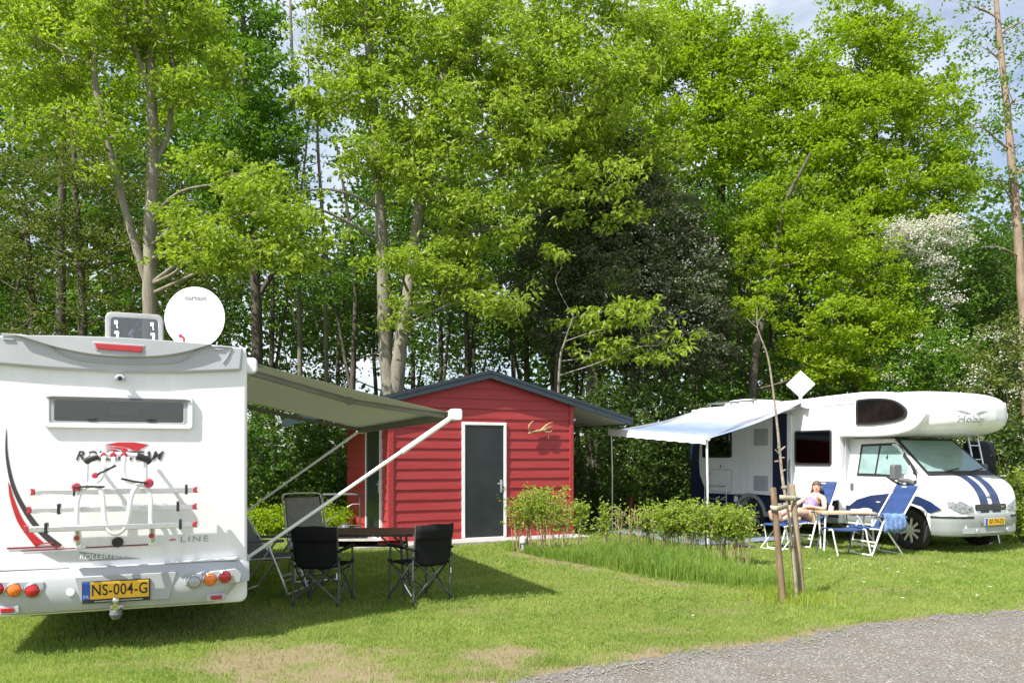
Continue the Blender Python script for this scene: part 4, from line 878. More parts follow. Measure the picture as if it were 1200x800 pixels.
# roof fittings
b = MB(); b.prism(bez2([(-5.4, 2.72), (-5.35, 2.86), (-5.1, 2.91), (-4.6, 2.91), (-4.3, 2.86), (-4.05, 2.72)], 4), 'y', -.35, .35); obj('roof_dome', b, M['panel'], RM, bevel=.03, seg=3)
b = MB()
for y in (-.75, .75):
    b.tube([(-5.5, y, 2.83), (-3.9, y, 2.83)], .02, 7)
    for x in (-5.4, -4.7, -4.0): b.tube([(x, y, 2.71), (x, y, 2.83)], .018, 6)
for x in (-5.5, -4.9, -4.4): b.tube([(x, -.75, 2.84), (x, .75, 2.84)], .014, 6)
obj('roof_rail', b, M['grey'], RM)
sa = thing('flat_satellite_antenna', None, None, (-3.1, -.28, 3.12)); sa.parent = RM
DMx = frame_m((0, 0, 0), Vector((-.73, -.69, 0)).cross(Vector((0, 0, 1))) * -1, (0, 0, 1))
b = MB(); b.prism([(0.29 * math.cos(a) , .29 * math.sin(a)) for a in (0, math.pi / 2, math.pi, 1.5 * math.pi)], 'z', -.03, .03)
xa = Vector((.73, -.69, 0)); xa = Vector((.69, .73, 0)); nn_ = Vector((.73, -.69, 0))
Mx = Matrix(((xa.x, 0, nn_.x, 0), (xa.y, 0, nn_.y, 0), (0, 1, nn_.z, 0), (0, 0, 0, 1)))
b.xform(Mx); obj('panel', b, M['panel'], sa, bevel=.02, seg=3)
b = MB(); ring_prism(b, [(.07 * math.cos(a), .05 + .035 * math.sin(a)) for a in np.linspace(0, 6.283, 20, False)], [(.062 * math.cos(a), .05 + .029 * math.sin(a)) for a in np.linspace(0, 6.283, 20, False)], 'y', 0, .001)
b.v = [tuple(Mx @ Vector((x, z, .032))) for x, y, z in b.v]; obj('printed_emblem', b, M['decsil'], sa, smooth=0)
b = MB(); b.tube([(0, 0, -.42), (0, 0, -.1)], .04, 10); b.box(-.2, .2, -.15, .15, -.42, -.37); obj('mast', b, M['plast'], sa)
# awning
aw = thing('awning', None, None); aw.parent = RM
b = MB(); b.prism(rrect(-1.235, -1.12, 2.545, 2.69, .04), 'x', -5.5, -2.1); obj('cassette', b, M['plast'], aw, bevel=.012)
b = MB(); b.prism(rrect(-1.25, -1.10, 2.53, 2.70, .04), 'x', -2.12, -2.05); obj('cassette_end', b, M['panel'], aw, bevel=.012)
NA, NB = 18, 14; secs = []
railz = lambda u: 1.93 + .24 * u
for i in range(NA + 1):
    t = i / NA; secs.append([(-2.16 - 3.24 * u, -1.2 - 2.33 * t, 2.66 * (1 - t) + railz(u) * t - .06 * math.sin(math.pi * t) * (1 + .25 * math.sin(9 * u))) for u in np.linspace(0, 1, NB)])
m, t_, bs = newmat('blue_white_awning_fabric'); bs.inputs['Roughness'].default_value = .7
tc = t_.nodes.new('ShaderNodeTexCoord'); sp_ = t_.nodes.new('ShaderNodeSeparateXYZ'); t_.links.new(tc.outputs['Object'], sp_.inputs[0])
n_ = t_.nodes.new('ShaderNodeTexNoise'); n_.inputs['Scale'].default_value = 3.5; n_.inputs['Detail'].default_value = 5; mp_ = t_.nodes.new('ShaderNodeMapping'); mp_.inputs['Scale'].default_value = (.5, 2.2, .5); t_.links.new(tc.outputs['Object'], mp_.inputs[0]); t_.links.new(mp_.outputs[0], n_.inputs['Vector'])
ma = t_.nodes.new('ShaderNodeMath'); ma.operation = 'MULTIPLY_ADD'; ma.inputs[1].default_value = .9; ma.inputs[2].default_value = -.45; t_.links.new(n_.outputs[0], ma.inputs[0])
ad_ = t_.nodes.new('ShaderNodeMath'); t_.links.new(ma.outputs[0], ad_.inputs[0]); t_.links.new(sp_.outputs[1], ad_.inputs[1])
mr2 = t_.nodes.new('ShaderNodeMapRange'); mr2.inputs[1].default_value = -3.55; mr2.inputs[2].default_value = -1.2; t_.links.new(ad_.outputs[0], mr2.inputs[0])
cr2 = t_.nodes.new('ShaderNodeValToRGB'); e = cr2.color_ramp.elements; e[0].position = .0; e[0].color = (.36, .43, .58, 1); e[1].position = 1; e[1].color = (.42, .44, .47, 1)
for pos, c_ in ((.10, (.24, .30, .44, 1)), (.28, (.16, .215, .35, 1)), (.45, (.25, .30, .41, 1)), (.62, (.36, .39, .45, 1))):
    q = e.new(pos); q.color = c_
t_.links.new(mr2.outputs[0], cr2.inputs[0]); t_.links.new(cr2.outputs[0], bs.inputs['Base Color'])
b = MB(); b.loft(secs, cap=False, closed=False); obj('fabric', b, m, aw, solid=.004, smooth=80)
b = MB(); b.tube([(-2.14, -3.53, 1.93), (-5.42, -3.53, 2.17)], .045, 10); fr_ = obj('front_rail', b, M['panel'], aw)
b = MB(); b.prism([(-2.16, 1.93), (-5.40, 2.17), (-5.40, 2.06)] + [(-5.4 + 3.24 * k / 18, 2.06 - .24 * k / 18 + .015 * (k % 2)) for k in range(1, 19)], 'y', -3.585, -3.578); obj('valance', b, M['panel'], aw, smooth=0)
for x, z, foot in ((-2.2, 1.93, (-2.2, -3.5, .0)), (-5.36, 2.16, (-5.36, -3.5, 0))):
    b = MB(); b.tube([foot, (foot[0], foot[1], z * .55), (x, -3.52, z)], [.017, .017, .022], 9); b.box(foot[0] - .05, foot[0] + .05, foot[1] - .05, foot[1] + .05, 0, .012); obj('support_leg', b, M['wtube' if x > -3 else 'alu'], aw)
for x0, x1 in ((-2.3, -2.25), (-5.3, -5.28)):
    b = MB(); b.tube([(x0, -1.2, 2.58), (x1 - .2 * (1 if x0 > -3 else -1), -2.4, 2.27 if x0 > -3 else 2.36), (x1, -3.5, 1.93 if x0 > -3 else 2.15)], .022, 7); obj('folding_arm', b, M['alu'], aw)
b = MB(); b.tube([(-2.25, -3.48, 1.9), (-4.5, -1.7, .0)], .009, 6); obj('storm_strap', b, M['plast'], aw)
# ================================================================== FURNITURE
def tb_(name, pts, r, m, par, n=8, smooth_path=0):
    b = MB(); b.tube(bez(pts, smooth_path) if smooth_path else pts, r, n); return obj(name, b, M[m], par, smooth=60)
def pad(name, p0, p1, wid, th, m, par, ribs=0, wid1=None, sag=.02):
    """cushion between two points in the xz plane"""
    p0, p1 = Vector(p0), Vector(p1); d = (p1 - p0); Ln = d.length; d.normalize(); nrm = Vector((-d.z, 0, d.x))
    if nrm.z < 0: nrm = -nrm
    N = 24; secs = []; w1 = wid1 or wid
    for i in range(N + 1):
        t = i / N; c = p0 + d * (Ln * t) - nrm * (sag * math.sin(math.pi * t)); w_ = wid + (w1 - wid) * t
        h = th * (1 if not ribs else .62 + .38 * abs(math.sin(math.pi * ribs * t)) ** .6)
        if i in (0, N): h *= .35
        e = w_ / 2
        secs.append([c + Vector((0, y, 0)) + nrm * z for y, z in ((-e, 0), (-e + .012, h * .8), (-e * .6, h), (0, h * .96), (e * .6, h), (e - .012, h * .8), (e, 0), (e - .015, -th * .3), (-e + .015, -th * .3))])
    b = MB(); b.loft(secs); return obj(name, b, M[m], par, smooth=60)
def recliner(name, label, cat, loc, rz, group, pm, tm, lean=.46, ribs=5, foot=False, loop=False, hh=.70):
    t = thing(name, label, cat, loc, rz, group)
    bb, bt_ = Vector((-.22, 0, .40)), Vector((-.22 - lean, 0, .40 + hh))
    pad('seat_cushion', (.30, 0, .45), (-.20, 0, .405), .50, .035, pm, t, 3 if ribs else 0)
    bk = pad('back_cushion', bb, bt_, .50, .04, pm, t, ribs, .47)
    if ribs:
        d = (bt_ - bb).normalized(); q = bb + d * ((bt_ - bb).length * .93); nrm = Vector((-d.z, 0, d.x)) * (1 if d.x < 0 else -1)
        nrm = Vector((d.z, 0, -d.x))
        b = MB(); b.add([q + nrm * .046 + Vector((0, y, 0)) + d * z for y, z in ((-.05, -.012), (.05, -.012), (.05, .012), (-.05, .012))], [(0, 1, 2, 3)]); obj('maker_patch', b, M['white'], bk, solid=.002)
    for s in (-1, 1):
        y = s * .265
        tb_('back_tube', [(-.18, y, .40), tuple(bt_ + Vector((0, y, 0)))], .014, tm, t)
        tb_('seat_tube', [(.31, y, .44), (-.24, y, .395)], .013, tm, t)
        b = MB(); b.prism(rrect(-.40, .24, -.028, .028, .02), 'z', .615, .648); b.v = [(x, y_ + s * .285, z - .05 * max(0, -x)) for x, y_, z in b.v]; obj('armrest', b, M['grey' if tm != 'wtube' else 'gtube'], t, bevel=.01)
        tb_('arm_strut', [(-.30, y, .60), tuple(bb + (bt_ - bb) * .28 + Vector((0, y, 0)))], .010, tm, t)
    b = MB(); b.tube([(.04, -.285, .61), (.17, -.285, .30), (.285, -.285, .015), (.285, .285, .015), (.17, .285, .30), (.04, .285, .61)], .0165, 8)
    for z in (.16, .22): xx = .04 + .245 * (.61 - z) / .595; b.box(xx - .008, xx + .008, -.28, .28, z - .012, z + .012)
    obj('front_leg_frame', b, M[tm], t, smooth=60)
    b = MB(); b.tube([(.12, -.25, .61), (-.12, -.25, .29), (-.34, -.25, .015), (-.34, .25, .015), (-.12, .25, .29), (.12, .25, .61)], .0145, 8); obj('rear_leg_frame', b, M[tm], t, smooth=60)
    if loop:
        tb_('top_tube', [bt_ + Vector((0, -.265, 0)), bt_ + Vector((-.02, -.23, .05)), bt_ + Vector((-.025, 0, .06)), bt_ + Vector((-.02, .23, .05)), bt_ + Vector((0, .265, 0))], .014, tm, t, 8, 5)
    if foot:
        pad('leg_rest', (.31, 0, .455), (.95, 0, .42), .44, .03, pm, t, 3)
        for s in (-1, 1): tb_('leg_rest_tube', [(.31, s * .23, .44), (.97, s * .23, .405)], .012, tm, t)
        b = MB(); b.tube([(.90, -.22, .40), (.80, -.22, .012), (.80, .22, .012), (.90, .22, .40)], .012, 7); b.tube([(.45, -.22, .42), (1.0, -.22, .012), (1.0, .22, .012), (.45, .22, .42)], .012, 7); obj('leg_rest_stand', b, M[tm], t, smooth=60)
    return t
recliner('reclining_chair', 'blue padded reclining chair with white legs under the sunbathing person', 'recliner', (5.28, 14.35, 0), R(-143), 'blue recliners', 'bcloth', 'wtube', .44, foot=True, hh=.74)
recliner('reclining_chair', 'empty blue padded reclining chair with white legs before the front wheel', 'recliner', (5.98, 13.15, 0), R(197), 'blue recliners', 'bcloth', 'wtube', .46, hh=.72)
recliner('reclining_chair', 'dark grey mesh reclining chair half hidden behind the rear corner of the left motorhome', 'recliner', (-2.83, 9.5, 0), R(-8), 'grey recliners', 'gmesh', 'alu', .42, 0, loop=True)
recliner('reclining_chair', 'beige mesh reclining chair with chrome frame at the far left of the brown table', 'recliner', (-2.62, 10.45, 0), R(-62), 'grey recliners', 'mesh', 'alu', .36, 0, loop=True, hh=.64)
# towel over the armrest of the empty chair
def towel():
    b = MB(); secs = []
    for i in range(13):
        t = i / 12; row = []
        for j in range(13):
            u = j / 12
            row.append((-.36 + .34 * u + .01 * math.sin(9 * t), .42 - .30 * t if t < .4 else .30, 0))
        secs.append(row)
    secs = []
    prof = [(.20, .47), (.24, .60), (.26, .662), (.30, .668), (.325, .64), (.33, .56), (.335, .47), (.332, .40)]
    for i, (y, z) in enumerate(prof):
        secs.append([(-.33 + .42 * k / 14, y + .012 * math.sin(k * 1.9 + i * .4) * (i > 3) * min(1, (i - 3) * .4), z + .006 * math.sin(k * 1.3) + (.02 * math.sin(k * .7) if i == 7 else 0) - .02 * k / 14 * (-1 if i < 4 else 1)) for k in range(15)])
    b.loft(secs, cap=False, closed=False); b.v = [(x, y + .005, z) for x, y, z in b.v]
    return b
o = obj('towel', towel(), M['towel'], solid=.012, smooth=80, loc=(5.98, 13.15, 0), rot=(0, 0, R(197))); tag(o, 'pale blue towel draped over the armrest of the empty blue recliner', 'towel')
# stool
t = thing('footstool', 'low blue folding stool with white curved legs in front of the wooden table', 'stool', (5.40, 12.98, 0), R(4))
b = MB(); b.loft([[(x, y, .425 - .02 * math.sin(math.pi * (x + .25) / .5) + dz) for y, dz in ((-.2, 0), (-.2, .015), (0, .008), (.2, .015), (.2, 0), (0, -.01))] for x in np.linspace(-.25, .25, 10)]); obj('seat', b, M['bcloth'], t)
for s in (-1, 1):
    for sg in (-1, 1):
        xo = s * .275; dx = -.09 * sg
        tb_('leg', [(xo - dx * .5, sg * .17, .425), (xo - dx * .25, sg * .2, .435), (xo - dx * .02, sg * .21, .405), (xo + dx * .2, sg * .21, .30), (xo + dx * 1.0, sg * .2, .012)], .0135, 'wtube' if sg < 0 else 'gtube', t, 7, 4)
# wooden camping table
t = thing('camping_table', 'small light wood topped camping table with white legs beside the sunbathing person', 'table', (5.74, 13.72, 0), R(-6))
b = MB(); b.box(-.45, .45, -.25, .25, .635, .66); tt_ = obj('top', b, M['wood'], t, bevel=.006)
b = MB(); b.box(-.455, .455, -.255, .255, .622, .636); obj('top_rim', b, M['alu'], tt_)
for x in (-.38, .38):
    for y in (-.2, .2): tb_('leg', [(x, y, .63), (x * (1.07 if y < 0 else .92), y * 1.05, .0)], .016, 'wtube', t)
b = MB(); b.tube([(-.38, .2, .3), (.38, .2, .3)], .01, 7); b.tube([(-.38, .2, .6), (.36, -.2, .2)], .009, 7); obj('brace', b, M['gtube'], t)
TX, TY = 5.74, 13.72
def small(name, lab, cat, b, m, loc, rz=0, **k): o = obj(name, b, M[m], loc=loc, rot=(0, 0, rz), **k); return tag(o, lab, cat)
b = MB(); b.box(-.11, .11, -.15, .15, 0, .006); b.box(-.108, .0, -.148, .148, .006, .010); small('magazine', 'open magazine lying on the light wooden camping table', 'magazine', b, 'paper', (TX + .08, TY - .05, .661), R(70), bevel=.002)
b = MB(); b.lathe([(.0, 0), (.032, 0), (.038, .04), (.04, .09), (.036, .09), (.034, .012), (0, .01)], n=20); b.tube(bez([(.038, 0, .075), (.065, 0, .07), (.065, 0, .03), (.036, 0, .02)], 4), .006, 6); small('mug', 'pale mug standing on the wooden camping table near the person', 'mug', b, 'panel', (TX - .2, TY + .1, .661), .6)
b = MB(); b.loft([[(x, y * (1 + .1 * math.sin(9 * x)), z) for y, z in ((-.09, 0), (-.08, .03), (0, .045 + .01 * math.sin(20 * x)), (.08, .03), (.09, 0))] for x in np.linspace(-.15, .15, 10)]); small('folded_cloth', 'folded pinkish cloth on the right end of the wooden camping table', 'cloth', b, 'paper', (TX + .30, TY + .06, .661), R(10))
# black folding armchairs
def folding_chair(label, loc, rz):
    t = thing('folding_chair', label, 'chair', loc, rz, 'black folding armchairs')
    W_ = .255
    for s in (-1, 1):
        y = s * W_
        tb_('back_post', [(-.24, y, .02), (-.225, y, .42), (-.27, y * .97, .86)], [.0125, .0125, .011], 'gtube', t)
        tb_('front_post', [(.22, y, .02), (.215, y, .45), (.20, y, .60)], .0125, 'gtube', t)
        tb_('side_brace', [(.21, y * 1.02, .05), (-.20, y * 1.02, .44)], .0095, 'gtube', t); tb_('side_brace', [(-.22, y * .96, .05), (.20, y * .96, .42)], .0095, 'gtube', t)
        b = MB(); b.prism(rrect(-.27, .25, -.028, .028, .02), 'z', .60, .625); b.v = [(x, yy + y, z - .02 * (x < -.1)) for x, yy, z in b.v]; obj('armrest', b, M['bfab'], t, bevel=.009)
        for x in (-.24, .22):
            b = MB(); b.lathe([(0, 0), (.024, 0), (.022, .02), (.016, .05), (0, .05)], (x, y, 0), n=10); obj('foot', b, M['dark'], t)
        b = MB(); b.box(-.25, -.205, y - .02, y + .02, .49, .53); b.box(.19, .235, y - .02, y + .02, .42, .46); obj('joint', b, M['dark'], t, bevel=.006)
    tb_('rear_cross_brace', [(-.245, -W_, .05), (-.225, W_ * .9, .46)], .010, 'gtube', t); tb_('rear_cross_brace', [(-.235, W_, .05), (-.22, -W_ * .9, .46)], .010, 'gtube', t)
    tb_('front_cross_brace', [(.225, -W_, .06), (.22, W_ * .95, .40)], .0095, 'gtube', t); tb_('front_cross_brace', [(.215, W_, .06), (.21, -W_ * .95, .40)], .0095, 'gtube', t)
    secs = [[(x, y, .425 - .05 * (1 - (y / W_) ** 2) * math.sin(math.pi * min(1, max(0, (x + .26) / .52))) + .0) for y in np.linspace(-W_, W_, 9)] for x in np.linspace(-.23, .25, 9)]
    b = MB(); b.loft(secs, cap=False, closed=False); obj('seat', b, M['bfab'], t, solid=.012, smooth=80)
    secs = []
    for z in np.linspace(.40, .855, 12):
        k = min(1, (z - .40) / .12); hw = W_ * (.55 + .45 * math.sin(k * math.pi / 2)) if z < .52 else W_ * (1 - .03 * (z - .52) / .33); x0 = -.225 - .045 * max(0, (z - .42) / .44)
        secs.append([(x0 - .045 * (1 - (y / W_) ** 2) * (1 - .5 * (z - .4) / .45) , y, z + (.008 * math.cos(y * 12) if z > .84 else 0)) for y in np.linspace(-hw, hw, 9)])
    b = MB(); b.loft(secs, cap=False, closed=False); bk = obj('backrest', b, M['bfab'], t, solid=.012, smooth=80)
    secs = [[(-.285 - .042 * (1 - (y / W_) ** 2) - .004 * (z > .72), y, z) for y in np.linspace(-W_ * .985, W_ * .985, 9)] for z in (.70, .72, .78, .857)]
    b = MB(); b.loft(secs, cap=False, closed=False); b.v = [(x + .05 * (1 - (z - .40) / .46), y, z) for x, y, z in b.v]; obj('head_panel', b, M['bfab'], bk, solid=.016, smooth=80)
    b = MB(); b.box(-.256, -.254, -W_ + .004, -W_ + .02, .30, .36); obj('care_label', b, M['white'], t)
    return t
folding_chair('black folding armchair seen squarely from behind beside the left motorhome', (-2.07, 8.76, 0), R(82))
folding_chair('black folding armchair turned sideways at the right end of the brown table', (-1.04, 8.97, 0), R(133))
# brown camping table
t = thing('camping_table', 'long brown topped folding table under the grey awning between the black chairs', 'table', (-1.78, 9.5, 0), R(2))
b = MB(); b.box(-.64, .62, -.38, .38, .70, .722); tt_ = obj('top', b, M['brown'], t, bevel=.006)
b = MB(); ring_prism(b, [(-.645, -.385), (.625, -.385), (.625, .385), (-.645, .385)], [(-.62, -.36), (.60, -.36), (.60, .36), (-.62, .36)], 'x', .685, .7005); b.v = [(y, z, x) for x, y, z in b.v]; obj('top_rim', b, M['dark'], tt_)
for x in (-.5, .48):
    for y in (-.32, .32): tb_('leg', [(x, y, .69), (x + (.05 if x > 0 else -.05), y * 1.05, 0)], .016, 'gtube', t)
    tb_('leg_brace', [(x, -.32, .5), (x * .5, -.3, .69)], .009, 'gtube', t); tb_('leg_brace', [(x, .32, .5), (x * .5, .3, .69)], .009, 'gtube', t)
    tb_('cross_bar', [(x * 1.06, -.33, .12), (x * 1.06, .33, .12)], .009, 'gtube', t)
b = MB(); b.box(-.5, .5, -.25, .25, .555, .57); obj('under_shelf', b, M['bfab'], t)
b = MB(); b.box(-.15, .15, -.1, .1, 0, .03); b.box(-.14, .15, -.095, .095, .03, .034); small('folder', 'red folder on the shelf under the brown folding table', 'folder', b, 'redp', (-1.43, 9.38, .571), .1, bevel=.004)
# kitchen stand beside the shed
t = thing('kitchen_stand', 'light folding stand with shelves in front of the shed side wall', 'stand', (-3.28, 15.35, 0), R(12))  # drawn in greys: the shade on the stand is put into its colour
for x in (-.34, .34):
    for y in (-.2, .2): tb_('leg', [(x, y, 0), (x, y, .87)], .011, 'gtube', t)
for z in (.87, .22):
    b = MB(); b.box(-.36, .36, -.22, .22, z, z + .022); obj('shelf', b, M['grey'], t, bevel=.005)
tb_('brace', [(-.34, .2, .3), (.34, .2, .8)], .007, 'gtube', t); tb_('brace', [(.1, -.2, .65), (.2, -.2, .7), (.34, -.2, .7)], .007, 'alu', t)
b = MB(); b.lathe([(0, 0), (.10, 0), (.115, .06), (.118, .065), (.10, .06), (.0, .012)], n=20); b.box(.1, .26, -.012, .012, .045, .058); small('pan', 'shallow metal pan on the lower shelf of the folding stand', 'pan', b, 'steel', (-3.2, 15.33, .243), -.5)
# groundsheet under the right awning, its own flat sheet
b = MB(); Mr = Matrix.Translation((7.68, 14.08, 0)) @ Matrix.Rotation(R(-64), 4, 'Z')
b.loft([[Mr @ Vector((x, y, .012 + .010 * math.sin(3.1 * x + 2 * y) * math.sin(2.3 * y))) for y in np.linspace(-1.2, -3.75, 22)] for x in np.linspace(-2.1, -6.1, 30)], cap=False, closed=False)
b.f = list(b.f); o = obj('groundsheet', b, M['sheet'], solid=.006, smooth=80); tag(o, 'blue grey groundsheet spread under the striped awning', 'groundsheet')
# paved path further left of it
pts = [G(655, 637), G(690, 640), G(830, 643), G(870, 643), G(812, 628), G(690, 630)]
# shoes
def shoe_mb():
    b = MB(); secs = []
    for x, w_, h in ((-.13, .028, .05), (-.11, .036, .075), (-.05, .036, .07), (0, .038, .05), (.06, .046, .042), (.11, .042, .034), (.14, .02, .022)):
        secs.append([(x, w_ * math.cos(a), max(0, h * (.5 + .5 * math.sin(a)) )) for a in np.linspace(0, 2 * math.pi, 14, False)])
    return b.loft(secs)
c0 = G(868, 641); s1 = obj('shoe', shoe_mb(), M['shoe'], loc=(c0.x, c0.y, .0), rot=(0, 0, .4)); tag(s1, 'dark shoe at the front edge of the groundsheet', 'shoe', 'dark shoes by the groundsheet')
s2 = s1.copy(); COL.objects.link(s2); s2.location = (c0.x + .13, c0.y - .06, 0); s2.rotation_euler.z = -.5
# garden light
c0 = G(613, 646)
t = thing('garden_light', 'small white capped garden light on the grass before the hedge', 'garden light', (c0.x, c0.y, 0))
b = MB(); b.lathe([(0, 0), (.045, 0), (.042, .05), (.03, .06), (.028, .15), (0, .15)], n=16); obj('post', b, M['plast2'], t)
b = MB(); b.lathe([(0, .15), (.05, .15), (.055, .165), (.055, .235), (.04, .255), (0, .262)], n=18); obj('cap', b, M['panel'], t)
# red post in the shade
c0 = P(739, 0, 18.6)
t = thing('post', 'small red post standing in the shade behind the twiggy hedge', 'post', (c0.x, c0.y, 0))
b = MB(); b.lathe([(0, 0), (.06, 0), (.06, .58), (.05, .6), (0, .6)], n=14); obj('tube', b, M['redp'], t); b = MB(); b.lathe([(0, .6), (.075, .6), (.08, .63), (.05, .7), (.02, .72), (0, .72)], n=14); obj('head', b, M['redp'], t)
# ladder under the alcove, bicycle behind
def RW(x, y, z): return Mr @ Vector((x, y, z))
t = thing('ladder', 'aluminium ladder leaning under the alcove behind the windscreen', 'ladder', RW(.02, 1.32, 0), R(-64))
for y in (-.14, .14): tb_('rail', [(0, y, 0), (-.42, y, 1.95)], .02, 'alu', t)
for k in range(7):
    z = .25 + k * .26; tb_('rung', [(-.42 * z / 1.95, -.14, z), (-.42 * z / 1.95, .14, z)], .014, 'alu', t)
b = MB(); b.loft([[(x * k, y * k, z) for x, y in rrect(-.24, .24, -.3, .3, .1)] for z, k in ((0.02, .8), (.05, 1), (.9, .96), (1.5, .9), (1.86, .78), (1.9, .6))]); o = obj('storage_bag', b, M['bagc'], loc=RW(-.55, 1.72, 0), rot=(0, 0, R(-64)), bevel=.02); tag(o, 'tall dark blue storage bag behind the aluminium ladder', 'bag')
t = thing('bicycle', 'grey bicycle parked in the greenery behind the right motorhome, handlebar and saddle showing', 'bicycle', (9.75, 15.6, .12), R(-8))
for x in (-.54, .54):
    b = MB()
    b.loft([[(x + (.34 + .018 * math.cos(q)) * math.cos(a), .018 * math.sin(q), .36 + (.34 + .018 * math.cos(q)) * math.sin(a)) for q in np.linspace(0, 6.283, 8, False)] for a in np.linspace(0, 2 * math.pi, 37)], cap=False); wl = obj('wheel', b, M['rubber'], t, smooth=60)
    b = MB()
    for k in range(14): a = k * math.pi / 7; b.tube([(x, 0, .36), (x + .32 * math.cos(a), 0, .36 + .32 * math.sin(a))], .003, 4)
    obj('spokes', b, M['steel'], wl)
b = MB(); b.tube([(-.54, 0, .36), (-.18, 0, .85), (.38, 0, .92), (-.05, 0, .32), (-.18, 0, .85)], .017, 7); b.tube([(-.54, 0, .36), (-.05, 0, .32)], .012, 6); b.tube([(.54, 0, .36), (.36, 0, 1.05)], .017, 7); b.tube([(-.18, 0, .85), (-.22, 0, 1.04)], .014, 6); obj('frame', b, M['gtube'], t)
b = MB(); b.tube(bez([(.25, -.29, 1.22), (.36, -.24, 1.24), (.40, 0, 1.16), (.36, .24, 1.24), (.25, .29, 1.22)], 4), .014, 7); b.tube([(.36, 0, 1.04), (.385, 0, 1.17)], .014, 6); obj('handlebar', b, M['steel'], t)
b = MB(); b.loft([[(x, y, z) for y, z in ((-w_, 1.09), (-w_, 1.11), (0, 1.125), (w_, 1.11), (w_, 1.09), (0, 1.06))] for x, w_ in ((-.35, .09), (-.25, .095), (-.12, .04), (-.02, .02))]); obj('saddle', b, M['plast2'], t, bevel=.01)
# ================================================================== STAKED YOUNG TREE
yt = thing('young_tree', 'thin bare young birch trunk tied between two stakes', 'tree', (3.12, 8.9, 0))
def at(px, py, Y): v = P(px, py, Y); return Vector((v.x - 3.12, v.y - 8.9, v.z))
b = MB(); path_ = [at(934, 706, 8.9), at(930, 660, 8.92), at(925, 610, 8.95), at(917, 560, 9.0), at(911, 500, 9.0), at(905, 450, 9.0), at(899, 415, 9.0), at(888, 385, 9.0), at(887, 360, 9.0)]; path_[0].z = -.02
b.tube(bez(path_, 5), list(np.linspace(.021, .017, 16)) + list(np.linspace(.0165, .004, 25)), 8)
for px_, py_, dx, dy in ((913, 532, -.05, .05), (914, 528, .06, .05), (913, 536, .06, .0), (912, 540, -.045, -.005), (916, 552, .04, .02), (912, 525, .0, .07), (921, 590, .04, .02), (929, 640, .03, .02)):
    q = at(px_, py_, 9.0); b.tube([q, q + Vector((dx, random.uniform(-.03, .03), dy))], [.012, .007], 6)
q = at(919, 571, 9.0); b.ball(q, .035, .035, .03)
obj('trunk', b, M['birch'], yt)
b = MB()
for i in range(2):
    q = path_[-2] + Vector((0, 0, .06 * i)); b.tube([q, q + Vector((random.uniform(-.12, .12), random.uniform(-.1, .1), .14 + .05 * i))], [.004, .002], 5)
obj('twig', b, M['birch'], yt)
def stake(label, foot, top, m):
    d = top - foot; b = MB(); b.tube([foot - d * .05, foot + d * .33, foot + d * .66, top - d * .012, top], [.036, .036, .035, .034, .028], 14); o = obj('stake', b, M[m], smooth=60); return tag(o, label, 'stake', 'wooden tree stakes')
f1, t1 = Vector((2.97, 8.72, 0)), P(906, 571, 8.72); f2, t2 = Vector((3.30, 9.05, 0)), P(928, 567, 9.05)
stake('reddish brown wooden stake left of the young birch', f1, t1, 'stake'); stake('paler yellowish wooden stake right of the young birch', f2, t2, 'stake2')
def band(name, z, c0_, c1_, lab):
    b = MB(); a_, c_ = Vector((c0_[0], c0_[1], z)), Vector((c1_[0], c1_[1], z + .01)); d = (c_ - a_).normalized(); s_ = Vector((-d.y, d.x, 0)) * .046; e = d * .05
    loop_ = [a_ - e * .2 + s_, a_ - e, a_ - e * .2 - s_, c_ + e * .2 - s_ * .7, c_ + e, c_ + e * .2 + s_ * .7]
    lo = [Vector((p.x, p.y, p.z)) for p in bez(loop_ + [loop_[0]], 5)]
    b.loft([[p + Vector((0, 0, h)) for h in (-.028, .028)] for p in lo], cap=False, closed=False); b2 = MB(); b2.loft([[p + Vector((0, 0, h)) for h in (-.028, .028)] for p in lo], cap=False, closed=False)
    o = obj(name, b, M['strap'], solid=.007); return tag(o, lab, 'strap', 'tree tie straps')
trk = lambda z: (3.12 + (at(917, 560, 9.0).x) * min(1, z / 1.3), 8.9 + .1 * min(1, z / 1.3))
p1 = f1 + (t1 - f1) * (1.02 / 1.26); band('tie_strap', 1.04, (p1.x, p1.y), trk(1.04), 'pale tie strap from the reddish stake to the birch trunk')
p2 = f2 + (t2 - f2) * (1.1 / 1.29); band('tie_strap', 1.13, (p2.x, p2.y), trk(1.13), 'pale tie strap from the yellowish stake to the birch trunk')
# ================================================================== PERSON on the recliner
per = thing('person', 'person in a strapless purple top sunbathing on the blue recliner with legs stretched out', 'person', (5.28, 14.35, .0), R(-143))
def skinned(name, verts, edges, radii, m, par, sub=2, root=0):
    me = bpy.data.meshes.new(name); me.from_pydata(verts, edges, []); o = bpy.data.objects.new(name, me); COL.objects.link(o)
    o.modifiers.new('skin', 'SKIN'); sv_ = me.skin_vertices[0].data
    for i, r_ in enumerate(radii): sv_[i].radius = (r_, r_) if not hasattr(r_, '__len__') else r_
    sv_[root].use_root = True
    s_ = o.modifiers.new('s', 'SUBSURF'); s_.levels = sub; s_.render_levels = sub
    dg = bpy.context.evaluated_depsgraph_get(); dg.update(); me2 = bpy.data.meshes.new_from_object(o.evaluated_get(dg)); bpy.data.objects.remove(o)
    me2.polygons.foreach_set('use_smooth', [True] * len(me2.polygons)); me2.materials.clear(); me2.materials.append(m)
    o = bpy.data.objects.new(name, me2); COL.objects.link(o); o.parent = par; return o
V, Eg, Rd = [], [], []
def nd(p, r_, par=None):
    V.append(p); Rd.append(r_)
    if par is not None: Eg.append((par, len(V) - 1))
    return len(V) - 1
pel = nd((-.02, 0, .545), .125)
